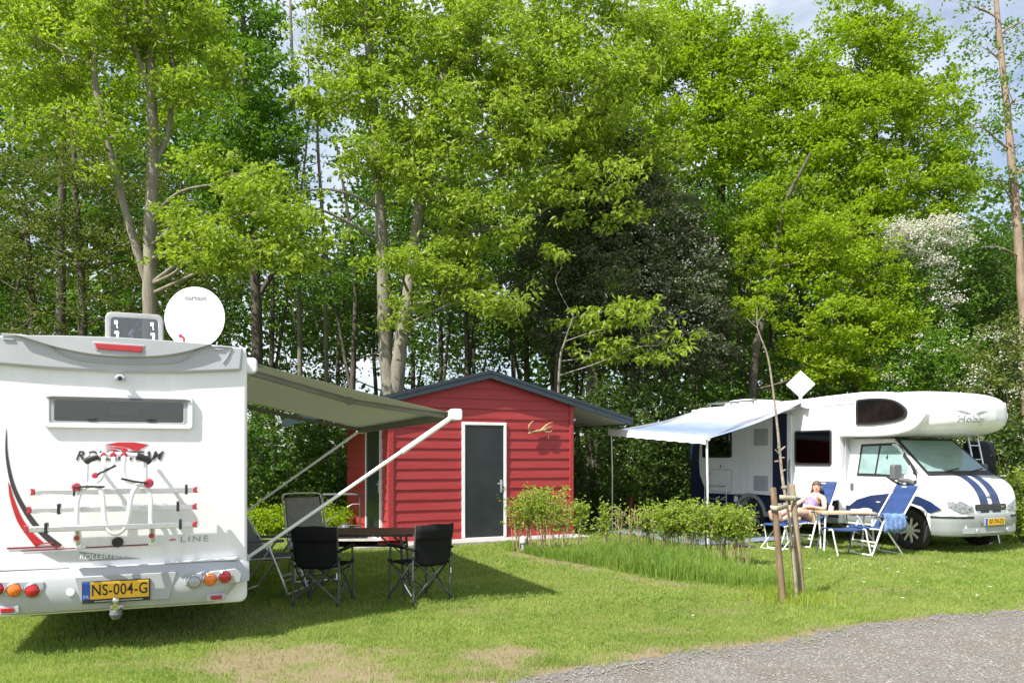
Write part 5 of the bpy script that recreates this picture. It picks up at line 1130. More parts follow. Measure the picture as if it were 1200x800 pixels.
wa = nd((-.14, 0, .645), .112, pel); ch = nd((-.25, 0, .775), .125, wa); nb = nd((-.335, 0, .885), .075, ch)
nk = nd((-.365, 0, .945), .05, nb)
HT = Vector((math.cos(R(27)), math.sin(R(27)), 0)); HL = Vector((-HT.y, HT.x, 0)); HC = Vector((-.375, 0, 1.045))
jaw = nd(tuple(HC + HT * .025 + Vector((0, 0, -.055))), .062, nk); sk = nd(tuple(HC + Vector((0, 0, .01))), .088, jaw); tp = nd(tuple(HC - HT * .01 + Vector((0, 0, .07))), .07, sk)
def arm(s, el, wr, hd, curl):
    sh = nd((-.315, s * .155, .86), .058, nb); s2_ = nd((-.30, s * .19, .82), .052, sh); e_ = nd(el, .041, s2_); m_ = nd(tuple((Vector(el) * .6 + Vector(wr) * .4)), .038, e_); w_ = nd(wr, .026, m_); h_ = nd(hd, .034, w_)
    d = (Vector(hd) - Vector(wr)).normalized(); sd_ = Vector((-d.y, d.x, 0)).normalized()
    for k, ln in ((-1.5, .055), (-.5, .07), (.5, .072), (1.5, .062)):
        a_ = nd(tuple(Vector(hd) + d * .045 + sd_ * .015 * k), .0095, h_); a2 = nd(tuple(Vector(hd) + d * (.045 + ln * .6) + sd_ * .017 * k + Vector((0, 0, -.005))), .0085, a_); nd(tuple(Vector(hd) + d * (.045 + ln) + sd_ * .017 * k + Vector((0, 0, -.02 - curl))), .0075, a2)
    a_ = nd(tuple(Vector(hd) - sd_ * .04 * s + d * .01), .0105, h_); nd(tuple(Vector(hd) - sd_ * .055 * s + d * .045), .009, a_)
arm(-1, (-.12, -.31, .69), (.10, -.29, .685), (.17, -.285, .685), .01)
arm(1, (-.16, .29, .66), (.02, .16, .705), (.08, .125, .705), .0)
for s in (-1, 1):
    hp = nd((.03, s * .09, .545), .098, pel); th = nd((.20, s * .10, .60), .088, hp); kn = nd((.40, s * .095, .655 - .03 * (s > 0)), .062, th); cf = nd((.56, s * .09, .595 - .02 * (s > 0)), .060, kn); ak = nd((.80, s * .085, .515), .037, cf); hl_ = nd((.86, s * .085, .50), .038, ak); ft = nd((.89, s * .09, .58), .036, hl_); nd((.92, s * .095, .67), .026, ft)
body = skinned('body', V, Eg, Rd, M['skin'], per, 2, pel)
def head_bit(name, off, r3, m, seg=10): b = MB(); c = HC + HT * off[0] + HL * off[1] + Vector((0, 0, off[2])); b.ball((0, 0, 0), *r3, seg, 7); b.xform(Matrix.Translation(c) @ Matrix.Rotation(R(27), 4, 'Z')); return obj(name, b, M[m], per, smooth=80)
head_bit('nose', (.089, 0, -.008), (.018, .013, .02), 'skin')
for s in (-1, 1): head_bit('eye', (.078, s * .030, .016), (.008, .009, .0045), 'eye'); head_bit('eyebrow', (.081, s * .032, .036), (.004, .015, .0025), 'hair'); head_bit('ear', (0, s * .086, -.005), (.018, .01, .03), 'skin')
head_bit('mouth', (.082, 0, -.05), (.008, .024, .006), 'lips')
b = MB()
secs = []
for i in range(13):
    ph_ = math.pi * (i / 12) * .5
    row = []
    for j in range(24):
        a = 2 * math.pi * j / 24; front = max(0, math.cos(a)); low = -.085 if front < .3 else .045 + .012 * front
        zt_ = .075 * 1.45 * math.cos(ph_) + .012; z = max(low, zt_ if ph_ < 1.2 else low) if i < 12 else low
        rr_ = .094 * math.sin(ph_ * .98 + .03) * (1 + .03 * math.sin(7 * a + i)); rr_ = rr_ if i < 10 else .094 + .002 * math.sin(9 * a)
        row.append(HC - HT * .008 + HT * (math.cos(a) * rr_ * 1.02) + HL * (math.sin(a) * rr_) + Vector((0, 0, z + .0)))
    secs.append(row)
b.loft(secs); obj('hair', b, M['hair'], per, smooth=80, sub=1)
skinned('strapless_top', [(-.285, -.06, .815), (-.285, .06, .815), (-.26, 0, .785), (-.19, 0, .70), (-.135, 0, .64)], [(2, 0), (2, 1), (2, 3), (3, 4)], [.105, .105, .135, .128, .124], M['top'], per, 2, 2)
skinned('shorts', [(-.03, 0, .548), (.03, -.09, .55), (.03, .09, .55), (.21, -.10, .604), (.21, .10, .604)], [(0, 1), (0, 2), (1, 3), (2, 4)], [.135, .108, .108, .10, .10], M['shorts'], per, 2, 0)
# ================================================================== VEGETATION
LEAF = dict(
    oak=leafmat('leaf_yellow_green', (.175, .25, .02), (.345, .43, .06), .45, .45),
    maple=leafmat('leaf_bright_green', (.175, .25, .010), (.335, .44, .025), .5, .45),
    mid=leafmat('leaf_mid_green', (.075, .16, .014), (.165, .29, .03), .42, .45),
    olive=leafmat('leaf_olive', (.075, .112, .022), (.19, .215, .05), .35, .5),
    dark=leafmat('leaf_dark', (.042, .085, .016), (.10, .16, .026), .3, .4),
    grey=leafmat('leaf_grey_green', (.06, .078, .035), (.155, .175, .095), .28, .35),
    white=leafmat('white_blossom', (.60, .60, .50), (.78, .76, .68), .3, .6, (.6, .6, .5)),
    dull=leafmat('fading_blossom', (.30, .31, .24), (.48, .48, .40), .3, .6, (.4, .4, .3)),
    hedge=leafmat('leaf_hedge', (.19, .28, .03), (.39, .45, .09), .45, .45),
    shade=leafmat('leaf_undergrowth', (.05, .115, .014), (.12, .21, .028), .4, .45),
)
def leaves(c, ln, wd, up=.35, droop=0., fold=.25):
    n = len(c); d = rng.normal(size=(n, 3)); d[:, 2] = d[:, 2] * .6 - droop; d /= np.linalg.norm(d, axis=1)[:, None]
    nm = rng.normal(size=(n, 3)) + np.array([0, 0, up * 2]); s = np.cross(d, nm); s /= np.linalg.norm(s, axis=1)[:, None] + 1e-9
    nn = np.cross(s, d); l = (ln * rng.uniform(.65, 1.35, n))[:, None]; w_ = (wd * rng.uniform(.7, 1.3, n))[:, None]
    p0 = c; p2 = c + d * l - nn * l * .12; p1 = c + d * l * .48 + s * w_ * .5 + nn * w_ * fold; p3 = c + d * l * .48 - s * w_ * .5 + nn * w_ * fold
    v = np.stack([p0, p1, p2, p3], 1).reshape(-1, 3); f = np.arange(n * 4).reshape(-1, 4)
    return v, f
def leaf_obj(name, c, ln, wd, m, par, **k):
    v, f = leaves(np.asarray(c), ln, wd, **k); return np_obj(name, v, f, m, par)
def clump_pts(centers, per, sig, flat=.6):
    n = len(centers); k = rng.poisson(per, n); idx = np.repeat(np.arange(n), k)
    if per >= 30:                                                # leaves sit in smaller sprays inside each clump
        ns = 7; sub_ = rng.normal(size=(n, ns, 3)) * sig * rng.uniform(.6, 1.4, n)[:, None, None]; sub_[:, :, 2] *= flat
        o = sub_[idx, rng.integers(0, ns, len(idx))]; e = rng.normal(size=(len(idx), 3)) * sig * .38; e[:, 2] *= .55
        return centers[idx] + o + e
    o = rng.normal(size=(len(idx), 3)) * sig * rng.uniform(.6, 1.4, n)[idx][:, None]; o[:, 2] *= flat
    return centers[idx] + o
def ell_centers(c, r, n, shell=.55, seed_flat=1):
    d = rng.normal(size=(n, 3)); d /= np.linalg.norm(d, axis=1)[:, None]; q = rng.random(n) ** (1 / 3); q = shell * (.6 + .4 * rng.random(n)) ** .5 + (1 - shell) * q
    return np.array(c) + d * q[:, None] * np.array(r)
def tree(name, label, base, stems, blobs, lf, bark='bark', ln=.13, wd=.07, per=46, sig=.28, group=None, droop=.1, limb_r=.035, dens=1.0, blossom=None, cat='tree', twigs=True, flat=.42):
    """stems: list of (points, r0, r1); blobs: (centre, radii, clumps, [weight])"""
    base = Vector(base); t = thing(name, label, cat, base, 0, group)
    b = MB(); nodes = []
    for pts, r0, r1 in stems:
        pts = [Vector(p) - base for p in pts]; cur = bez(pts, 5); n = len(cur); rs = [r0 + (r1 - r0) * (i / (n - 1)) for i in range(n)]
        cur = [p + Vector((random.gauss(0, .05) * rs[i], random.gauss(0, .05) * rs[i], 0)) for i, p in enumerate(cur)]
        b.tube(cur, [r_ * random.uniform(.95, 1.06) for r_ in rs], 10); nodes += list(zip(cur, rs))
    allc = []
    for c, r_, n, *rest in blobs:
        c = Vector(c) - base; allc.append(ell_centers(c, r_, max(2, int(n * dens * .78))))
        # one limb to the blob, twigs to some clumps
        cand = [(q, rr) for q, rr in nodes if q.z < c.z - .15 * (Vector((q.x, q.y, 0)) - Vector((c.x, c.y, 0))).length] or nodes
        q, rr = min(cand, key=lambda k: (k[0] - c).length + .3 * abs(k[0].z - c.z))
        mid = q * .5 + c * .5 + Vector((random.gauss(0, .15), random.gauss(0, .15), .12 * (c - q).length * random.uniform(-.3, 1))); mid2 = q * .25 + c * .75 + Vector((random.gauss(0, .15), random.gauss(0, .15), .12))
        r1_ = min(rr * .6, limb_r * (1 + .3 * (c - q).length / 3)); cur = bez([q, mid, mid2, c], 4); b.tube(cur, list(np.linspace(r1_, r1_ * .35, len(cur))), 7)
        if twigs:
            for k in allc[-1][:max(3, len(allc[-1]) // 4)]:
                k = Vector(k); q2 = min(cur, key=lambda z: (z - k).length + (1 if z.z > k.z + .3 else 0)); m2 = (q2 + k) / 2 + Vector((random.gauss(0, .1), random.gauss(0, .1), random.gauss(.05, .08)))
                b.tube([q2, m2, k], [r1_ * .32, r1_ * .22, .005], 5, cap=False)
    obj('trunk', b, M[bark], t, smooth=70)
    allc = np.concatenate(allc); c = clump_pts(allc, per * 1.4, sig * .92, flat)
    leaf_obj('crown', c, ln, wd, LEAF[lf], t, droop=droop)
    if blossom:
        bl_ = blossom if isinstance(blossom, list) else [blossom]
        bc_ = np.concatenate([clump_pts(ell_centers(Vector(q[0]) - base, q[1], q[2], .6), q[3], .16, .4) for q in bl_]); leaf_obj('blossom', bc_, .055, .055, LEAF['dull' if lf == 'grey' else 'white'], t, up=.8)
    return t
def px_r(Y, rx, ry, rz=None): k = Y / F_PX; return (rx * k, (rz if rz else (rx + ry) / 2 * .8) * k, ry * k)
def BL(Y, lst): return [(tuple(P(x, y, Y + dy)), px_r(Y, rx, ry), n) for x, y, rx, ry, n, dy in lst]
def ST(Y, *st): return [([P(x, y, Y + dy) for x, y, dy in pts], r0, r1) for pts, r0, r1 in st]
def gb(px, Y): v = P(px, 0, Y); return (v.x, v.y, 0)
def rooted(px, Y): v = P(px, 0, Y); return v.x, v.y
def basept(px, Y): # pixel row of the ground at this depth
    return HOR + EYE * F_PX / Y
# --- tall twin-stemmed tree behind the shed
Y = 19.6; g = basept(0, Y)
tree('oak_tree', 'pale grey tree forking into two stems just above the shed roof', gb(458, Y),
     ST(Y, ([(459, g, 0), (456, 470, 0), (452, 410, 0), (449, 330, 0), (446, 250, 0), (440, 160, .1), (434, 80, .1), (428, -30, .2)], .205, .09),
           ([(461, 500, -.1), (467, 430, -.25), (474, 370, -.2), (485, 300, 0), (495, 220, 0), (510, 130, .1), (530, 50, .2), (545, -20, .3)], .19, .07),
           ([(486, 300, 0), (490, 240, .3), (494, 150, .5), (488, 60, .6)], .12, .06),
           ([(446, 245, 0), (420, 232, -.5), (385, 222, -.9), (345, 226, -1.2), (318, 235, -1.4)], .045, .012)),
     BL(Y, [(420, 40, 60, 55, 40, 0), (400, 110, 50, 35, 22, -.5), (500, 30, 70, 60, 55, .3), (590, 60, 85, 60, 70, 0), (670, 110, 80, 65, 70, -.4), (560, 150, 70, 50, 45, -.6), (640, 190, 75, 50, 42, -.5), (510, 210, 50, 45, 22, -.9),
            (570, 265, 55, 40, 22, -.8), (460, 310, 45, 22, 9, -1.2), (540, 335, 60, 30, 17, -1), (580, 352, 40, 18, 8, -1), (440, 190, 45, 30, 14, -.9), (720, 55, 75, 55, 60, .5), (740, 150, 60, 50, 35, .2), (330, 235, 35, 18, 7, -1.5), (700, 230, 50, 40, 14, -.6), (620, -20, 120, 50, 60, .5), (480, 370, 40, 15, 5, -1.1), (470, 110, 45, 45, 26, -.6), (475, 170, 35, 30, 12, -.8), (400, 0, 70, 40, 30, .2), (620, 120, 60, 50, 36, .4)]),
     'oak', 'bark', .145, .07, 66, .30, droop=.5)
# --- twin tree behind the left motorhome
Y = 17.6; g = basept(0, Y)
tree('oak_tree', 'slim pale grey tree rising behind the satellite dish', gb(176, Y),
     ST(Y, ([(176, g, 0), (176, 400, 0), (175, 320, 0), (177, 240, 0), (179, 150, 0), (176, 70, 0), (172, -40, .1)], .175, .085),
           ([(174, 335, 0), (158, 285, -.1), (140, 220, -.2), (122, 150, -.2), (111, 90, -.2), (113, 20, -.1), (108, -40, 0)], .095, .045),
           ([(177, 200, 0), (198, 150, .2), (202, 70, .3), (190, 0, .3)], .07, .035), ([(176, 110, 0), (160, 60, -.3), (140, 0, -.4)], .06, .03)),
     BL(Y, [(40, 60, 70, 60, 48, 0), (120, 30, 60, 50, 36, -.4), (40, 140, 60, 30, 18, -.2), (200, 20, 60, 45, 36, 0), (120, 150, 40, 26, 12, -.6), (230, 90, 45, 40, 22, -.3), (70, 0, 80, 40, 40, .2), (240, 290, 45, 25, 18, -1.3), (215, 255, 28, 18, 7, -1), (300, 250, 55, 32, 22, -1.2), (290, 305, 38, 18, 12, -1.3), (350, 280, 40, 30, 14, -1.2), (265, 205, 45, 28, 14, -1), (170, 10, 50, 40, 20, -.6), (110, 200, 22, 12, 3, -.8)]),
     'oak', 'bark', .13, .065, 66, .27, droop=.45)
# --- right of centre: bright crowns
Y = 26; g = basept(0, Y)
tree('maple_tree', 'tall bright green maple whose domed top stands against the sky left of the pointed one', gb(850, Y), ST(Y, ([(850, g, 0), (848, 350, 0), (845, 200, 0), (845, 40, 0)], .25, .08)),
     BL(Y, [(840, 45, 70, 45, 60, 0), (795, 110, 65, 55, 60, -.6), (880, 100, 65, 55, 60, -.6), (840, 160, 85, 55, 70, -1), (900, 180, 60, 55, 45, -.8), (860, 230, 90, 50, 60, -1), (770, 60, 50, 50, 38, .3), (915, 80, 30, 35, 18, 0), (800, 15, 40, 25, 18, .5)]),
     'maple', 'barkd', .13, .09, 84, .36, droop=.2)
Y = 25; g = basept(0, Y)
tree('maple_tree', 'tallest bright yellow green tree with a pointed crown right of centre', gb(1030, Y), ST(Y, ([(1030, g, 0), (1028, 350, 0), (1025, 200, 0), (1024, 20, 0)], .25, .06)),
     BL(Y, [(1025, 25, 38, 40, 32, 0), (1000, 80, 55, 45, 45, -.3), (1060, 85, 50, 45, 42, -.3), (965, 130, 45, 45, 36, -.2), (1030, 150, 80, 50, 75, -1), (1090, 150, 45, 50, 38, -.3), (970, 205, 60, 50, 50, -.8), (1060, 225, 75, 50, 65, -1.2), (1110, 215, 30, 40, 20, 0), (1000, 270, 70, 45, 50, -1.5), (945, 75, 28, 30, 14, .4), (985, 20, 22, 25, 9, .5)]),
     'maple', 'barkd', .12, .085, 88, .34, droop=.1)
Y = 21.5; g = basept(0, Y)
tree('maple_tree', 'yellow green tree with a leaning trunk above the striped awning', gb(890, Y), ST(Y, ([(880, g, 0), (884, 430, 0), (895, 370, 0), (902, 330, 0), (920, 240, .1), (950, 180, .2)], .13, .04), ([(1000, g, 0.5), (1005, 400, .4), (1020, 330, .3)], .10, .04)),
     BL(Y, [(900, 290, 45, 45, 30, 0), (960, 300, 55, 45, 40, -.4), (925, 240, 50, 40, 30, .2), (1010, 330, 45, 45, 34, -.6), (975, 380, 60, 32, 36, -.8), (1040, 390, 40, 30, 24, -.5), (900, 350, 38, 22, 14, -.6), (1000, 430, 55, 22, 22, -.8), (940, 430, 40, 25, 16, -.4), (1000, 270, 50, 40, 30, .3)]),
     'maple', 'barkd', .10, .075, 70, .25, droop=.05)
# --- dark hawthorn in the middle
Y = 21.2; g = basept(0, Y)
tree('hawthorn_tree', 'large dark grey green hawthorn dotted with fading blossom behind the shed', gb(720, Y), ST(Y, ([(690, g, 0), (692, 430, 0), (705, 330, 0), (715, 220, 0)], .12, .04), ([(660, g, .2), (652, 440, .2), (665, 350, .1)], .08, .04), ([(745, g, 0), (742, 420, 0), (755, 300, 0)], .09, .04)),
     BL(Y, [(710, 195, 55, 50, 60, 0), (680, 260, 60, 55, 70, 0), (760, 255, 55, 60, 75, -.3), (720, 320, 75, 55, 90, -.5), (800, 320, 45, 60, 60, -.1), (640, 330, 50, 50, 40, .2), (770, 390, 65, 45, 66, -.5), (830, 400, 40, 45, 40, 0), (690, 395, 60, 45, 50, .2)]),
     'grey', 'barkd', .085, .06, 80, .24, droop=.2, dens=1.5, blossom=(tuple(P(775, 310, Y - .9)), px_r(Y, 70, 110, 25), 200, 13))
# --- oak branch hanging in front of it
Y = 19.2
tree('oak_sapling', 'young oak with large hanging pale leaves between the shed roof and the dark hawthorn', gb(690, Y), ST(Y, ([(652, basept(0, Y), 0), (655, 440, 0), (662, 400, 0), (672, 372, -.2)], .04, .015)),
     BL(Y, [(735, 385, 42, 28, 13, -.3), (770, 405, 26, 20, 6, -.4), (690, 380, 30, 22, 6, 0), (650, 300, 20, 15, 3, 0), (735, 360, 25, 15, 4, -.3), (700, 410, 30, 14, 4, 0)]),
     'oak', 'bark', .2, .085, 34, .22, droop=.7)
# --- white blossom tree on the right
Y = 21.8; g = basept(0, Y)
tree('hawthorn_tree', 'hawthorn crowned with a bank of white blossom right of the pointed tree', gb(1085, Y), ST(Y, ([(1088, g, 0), (1086, 400, 0), (1082, 310, 0)], .10, .04)),
     BL(Y, [(1080, 290, 45, 28, 26, 0), (1100, 350, 45, 40, 36, -.1), (1060, 340, 30, 30, 12, 0), (1120, 300, 25, 25, 10, .2)]), 'mid', 'barkd', .09, .06, 46, .26, blossom=[(tuple(P(x_, y_, Y - .5)), px_r(Y, a_, c_, 25), n_, 34) for x_, y_, a_, c_, n_ in ((1055, 270, 26, 9, 26), (1092, 266, 30, 10, 34), (1075, 284, 44, 14, 44), (1120, 285, 16, 9, 12), (1098, 318, 22, 20, 20), (1108, 350, 12, 14, 8))])
# --- thin tree at the right edge
Y = 21.5; g = basept(0, Y)
tree('birch_tree', 'slim pinkish trunked tree with sparse leaves at the right edge', gb(1203, Y), ST(Y, ([(1206, g, 0), (1203, 420, 0), (1197, 330, 0), (1190, 240, 0), (1183, 160, 0), (1175, 80, .1), (1165, -20, .2)], .15, .06), ([(1193, 300, 0), (1180, 293, -.3), (1164, 289, -.5), (1150, 290, -.8)], .025, .008), ([(1189, 240, 0), (1178, 222, -.3), (1168, 205, -.5)], .03, .01)),
     BL(Y, [(1160, 60, 40, 40, 12, 0), (1190, 30, 40, 45, 13, .2), (1185, 120, 40, 40, 10, -.3), (1140, 150, 35, 30, 8, -.6), (1165, 210, 35, 30, 8, -.4), (1200, 200, 30, 40, 8, .3), (1140, 10, 25, 25, 6, .2)]), 'mid', 'barkp', .11, .06, 34, .26)
# --- trees on the left behind
Y = 24.5; g = basept(0, Y)
tree('maple_tree', 'fresh green tree filling the gap right of the slim grey tree', gb(290, Y), ST(Y, ([(302, g, 0), (301, 380, 0), (296, 280, 0), (290, 150, 0), (285, 20, 0)], .21, .07), ([(301, 350, 0), (330, 300, .2), (350, 230, .3)], .09, .04)),
     BL(Y, [(285, 20, 45, 45, 40, 0), (290, 90, 50, 45, 44, -.4), (270, 150, 50, 40, 36, -.6), (320, 170, 40, 40, 26, 0), (250, 50, 35, 40, 22, .3), (300, 230, 55, 40, 32, -.5), (240, 200, 40, 40, 22, 0), (330, 290, 50, 35, 20, 0)]), 'mid', 'barkd', .15, .1, 46, .3, droop=.2)
Y = 22.5; g = basept(0, Y)
tree('alder_tree', 'olive leaved tree at the left edge behind the motorhome roof', gb(60, Y), ST(Y, ([(95, g, 0), (97, 380, 0), (92, 280, 0), (85, 150, 0)], .16, .06), ([(40, g, .3), (38, 380, .3), (30, 250, .3)], .14, .06)),
     BL(Y, [(30, 230, 60, 45, 36, 0), (100, 230, 55, 45, 36, -.3), (60, 290, 70, 35, 36, -.5), (20, 320, 45, 40, 22, -.2), (130, 300, 45, 40, 26, -.3), (60, 180, 70, 35, 26, .3), (30, 375, 50, 25, 16, -.6), (110, 365, 50, 25, 16, 0), (160, 260, 50, 45, 26, .3), (240, 320, 40, 40, 18, .6), (-30, 260, 50, 60, 30, 0), (210, 290, 35, 50, 20, .5), (220, 360, 30, 35, 14, .5), (150, 200, 40, 40, 16, .4)]), 'olive', 'barkd', .10, .065, 46, .3)
Y = 27; g = basept(0, Y)
tree('maple_tree', 'bright yellow green crown at the top left corner behind the slim grey tree', gb(80, Y), ST(Y, ([(70, g, 0), (72, 300, 0), (75, 80, 0)], .2, .08)), BL(Y, [(40, 60, 75, 55, 50, 0), (130, 70, 60, 50, 40, 0), (80, 130, 80, 40, 40, .3), (90, -10, 90, 40, 44, 0), (200, 110, 45, 50, 26, .4), (230, 30, 40, 40, 20, .5)]), 'maple', 'barkd', .15, .1, 44, .34)
Y = 26; g = basept(0, Y)
tree('birch_tree', 'thin twiggy half bare tree showing sky left of the forked tree', gb(365, Y), ST(Y, ([(352, g, 0), (350, 300, 0), (345, 150, 0), (340, 0, 0), (338, -60, 0)], .09, .03), ([(385, g, .3), (380, 300, .3), (372, 150, .3), (378, -20, .3)], .08, .03), ([(350, 250, 0), (362, 130, 0), (358, 10, 0)], .04, .015)),
     BL(Y, [(350, 60, 40, 60, 10, 0), (380, 120, 30, 50, 8, 0), (360, 190, 45, 35, 12, 0), (395, 40, 25, 40, 5, 0), (335, 130, 25, 40, 6, 0)]), 'mid', 'bark', .10, .06, 20, .3)
# --- a belt of thin dark trunks behind, copies of three variants
def thin_tree(k):
    h = 9.5 + k; b0 = Vector((0, 0, 0)); pts = [Vector((0, 0, 0)), Vector((random.gauss(0, .15), 0, h * .3)), Vector((random.gauss(0, .3), random.gauss(0, .2), h * .65)), Vector((random.gauss(0, .5), 0, h))]
    st = [(pts, .14 - .02 * k, .03), ([pts[1], pts[1] + Vector((.5, .1, h * .25)), pts[1] + Vector((1.0, .1, h * .5))], .06, .02)]
    bl = [((random.gauss(0, .9), random.gauss(0, .9), h * z), (1.25, 1.25, .9), n) for z, n in ((.98, 22), (.86, 30), (.72, 26), (.58, 18), (.45, 8))]
    return tree('woodland_tree', 'thin dark trunked tree among the others in the wood behind the shed and motorhomes', (0, 0, 0), st, bl, ('dark', 'shade', 'mid')[k], 'barkd', .12, .08, 40, .36, 'thin trees in the wood behind')
vari = [thin_tree(k) for k in range(3)]; used = [False] * 3
spots = [(-20, 30), (15, 27), (140, 29), (205, 26.5), (250, 31), (325, 28), (400, 30), (415, 24.5), (520, 25), (545, 23.5), (556, 31), (600, 29), (622, 24), (648, 26.5), (680, 24.5), (702, 31), (735, 27), (775, 24.5), (810, 29), (868, 24), (905, 30), (940, 25.5), (985, 31), (1060, 28.5), (1110, 30.5), (1128, 27), (1150, 32), (1172, 27.5), (1200, 31), (1235, 27), (480, 33), (440, 34), (660, 34), (760, 35), (350, 34), (60, 35), (1010, 36), (1090, 36), (850, 36), (-60, 28)]
for i, (px, Y) in enumerate(spots):
    k = i % 3; o = vari[k] if not used[k] else copy_tree(vari[k]); used[k] = True
    v = P(px, 0, Y); o.location = (v.x, v.y, 0); o.rotation_euler.z = random.uniform(0, 6.28); s = random.uniform(.8, 1.15); o.scale = (s, s, s)
# --- shrubs along the edge of the wood
def shrub(name, label, px, Y, rx, rz, lf, n=70, ln=.085, wd=.055, group=None, per=60, sig=.2, blossom=None, bark='barkd', seedz=.55):
    v = P(px, 0, Y); base = Vector((v.x, Y, 0)); t = thing(name, label, 'shrub', base, 0, group)
    c = ell_centers((0, 0, rz * seedz), (rx, rx * .75, rz * .55), n, .6); c[:, 2] = np.maximum(c[:, 2], .1)
    b = MB()
    for k in range(9):
        q = Vector(c[k]); b.tube([(random.gauss(0, .12), random.gauss(0, .1), 0), (q.x * .4, q.y * .4, q.z * .5), q], [.03, .02, .006], 6)
    obj('stems', b, M[bark], t, smooth=60); leaf_obj('foliage', clump_pts(c, per, sig, .7), ln, wd, LEAF[lf], t)
    if blossom: leaf_obj('blossom', clump_pts(ell_centers((0, -rx * .25, rz * .6), (rx, rx * .7, rz * .5), blossom, 1), 24, .09, .6), .04, .04, LEAF['white'], t, up=.8)
    return t
shrub('bush', 'mid green bush behind the grey recliners, left of the shed', 330, 18.6, 1.3, 3.0, 'shade', 120)
shrub('bush', 'dark green bush against the far corner of the shed side wall', 395, 19.6, 1.1, 2.6, 'shade', 100)
shrub('bush', 'green bush half hidden by the right rear edge of the left motorhome', 275, 17.6, 1.0, 2.4, 'shade', 90)
shrub('bush', 'low dark bush behind the left motorhome below the slim grey tree', 190, 20, 1.8, 3.6, 'dark', 130)
shrub('bush', 'low dark bush at the left edge behind the motorhome roof', 40, 20, 2.0, 4.0, 'dark', 140)
shrub('bush', 'dark shaded bush immediately right of the shed', 705, 19.2, 1.4, 3.0, 'dark', 120)
shrub('bush', 'dark shaded bush behind the gap between shed and striped awning pole', 765, 20.2, 1.5, 3.4, 'dark', 130)
shrub('bush', 'dark bush beside the rear end of the right motorhome', 825, 21.2, 1.4, 3.6, 'shade', 120)
shrub('bush', 'dark thicket directly behind the shed roof ridge', 580, 21.2, 2.0, 2.6, 'dark', 110)
shrub('bush', 'bushy dark undergrowth above the roof of the right motorhome', 925, 22.5, 2.0, 4.4, 'shade', 170)
shrub('bush', 'dense green bush right of the diamond shaped antenna', 1020, 21.4, 2.2, 4.6, 'mid', 190)
shrub('flowering_bush', 'green bush sprinkled with white blossom above the alcove', 1110, 20.2, 1.9, 4.6, 'mid', 180, blossom=60)
shrub('flowering_bush', 'white flowering bush at the right edge behind the alcove tip', 1195, 18.2, 1.6, 4.4, 'olive', 170, blossom=130)
shrub('bush', 'bright green low bush at the right edge beside the motorhome bonnet', 1205, 14.9, .7, 1.35, 'hedge', 70, .06, .04)
shrub('bush', 'dark low bush behind the bicycle', 1180, 17.0, .9, 2.2, 'dark', 80)
# far mass of wood: one object
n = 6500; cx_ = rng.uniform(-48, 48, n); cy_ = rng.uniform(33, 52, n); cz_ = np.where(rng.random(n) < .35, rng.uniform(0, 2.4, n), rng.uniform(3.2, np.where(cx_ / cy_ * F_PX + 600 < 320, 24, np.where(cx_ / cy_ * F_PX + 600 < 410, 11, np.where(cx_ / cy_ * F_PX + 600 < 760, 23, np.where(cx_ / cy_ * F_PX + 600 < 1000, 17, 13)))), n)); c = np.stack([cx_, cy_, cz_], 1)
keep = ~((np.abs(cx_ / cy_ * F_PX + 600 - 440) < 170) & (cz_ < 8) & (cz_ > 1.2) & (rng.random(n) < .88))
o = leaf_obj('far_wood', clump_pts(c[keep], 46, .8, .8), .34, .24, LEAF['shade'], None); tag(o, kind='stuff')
# undergrowth on the wood floor: one object
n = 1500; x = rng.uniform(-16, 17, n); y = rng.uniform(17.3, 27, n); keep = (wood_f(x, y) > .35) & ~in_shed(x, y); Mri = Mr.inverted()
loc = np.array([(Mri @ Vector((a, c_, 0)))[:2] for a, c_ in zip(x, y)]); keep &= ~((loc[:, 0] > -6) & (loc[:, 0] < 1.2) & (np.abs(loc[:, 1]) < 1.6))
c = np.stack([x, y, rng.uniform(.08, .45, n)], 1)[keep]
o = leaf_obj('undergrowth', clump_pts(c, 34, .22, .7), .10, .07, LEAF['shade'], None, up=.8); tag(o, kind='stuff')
# sunlit low leafy growth at the edge of the wood left of the shed: one object
n = 260; x = rng.uniform(-6.2, -3.5, n); y = rng.uniform(16.0, 18.2, n); keep = ~in_shed(x, y); c = np.stack([x, y, rng.uniform(.05, .38, n)], 1)[keep]
o = leaf_obj('low_plants', clump_pts(c, 40, .14, .8), .085, .055, LEAF['maple'], None, up=.8); tag(o, kind='stuff')
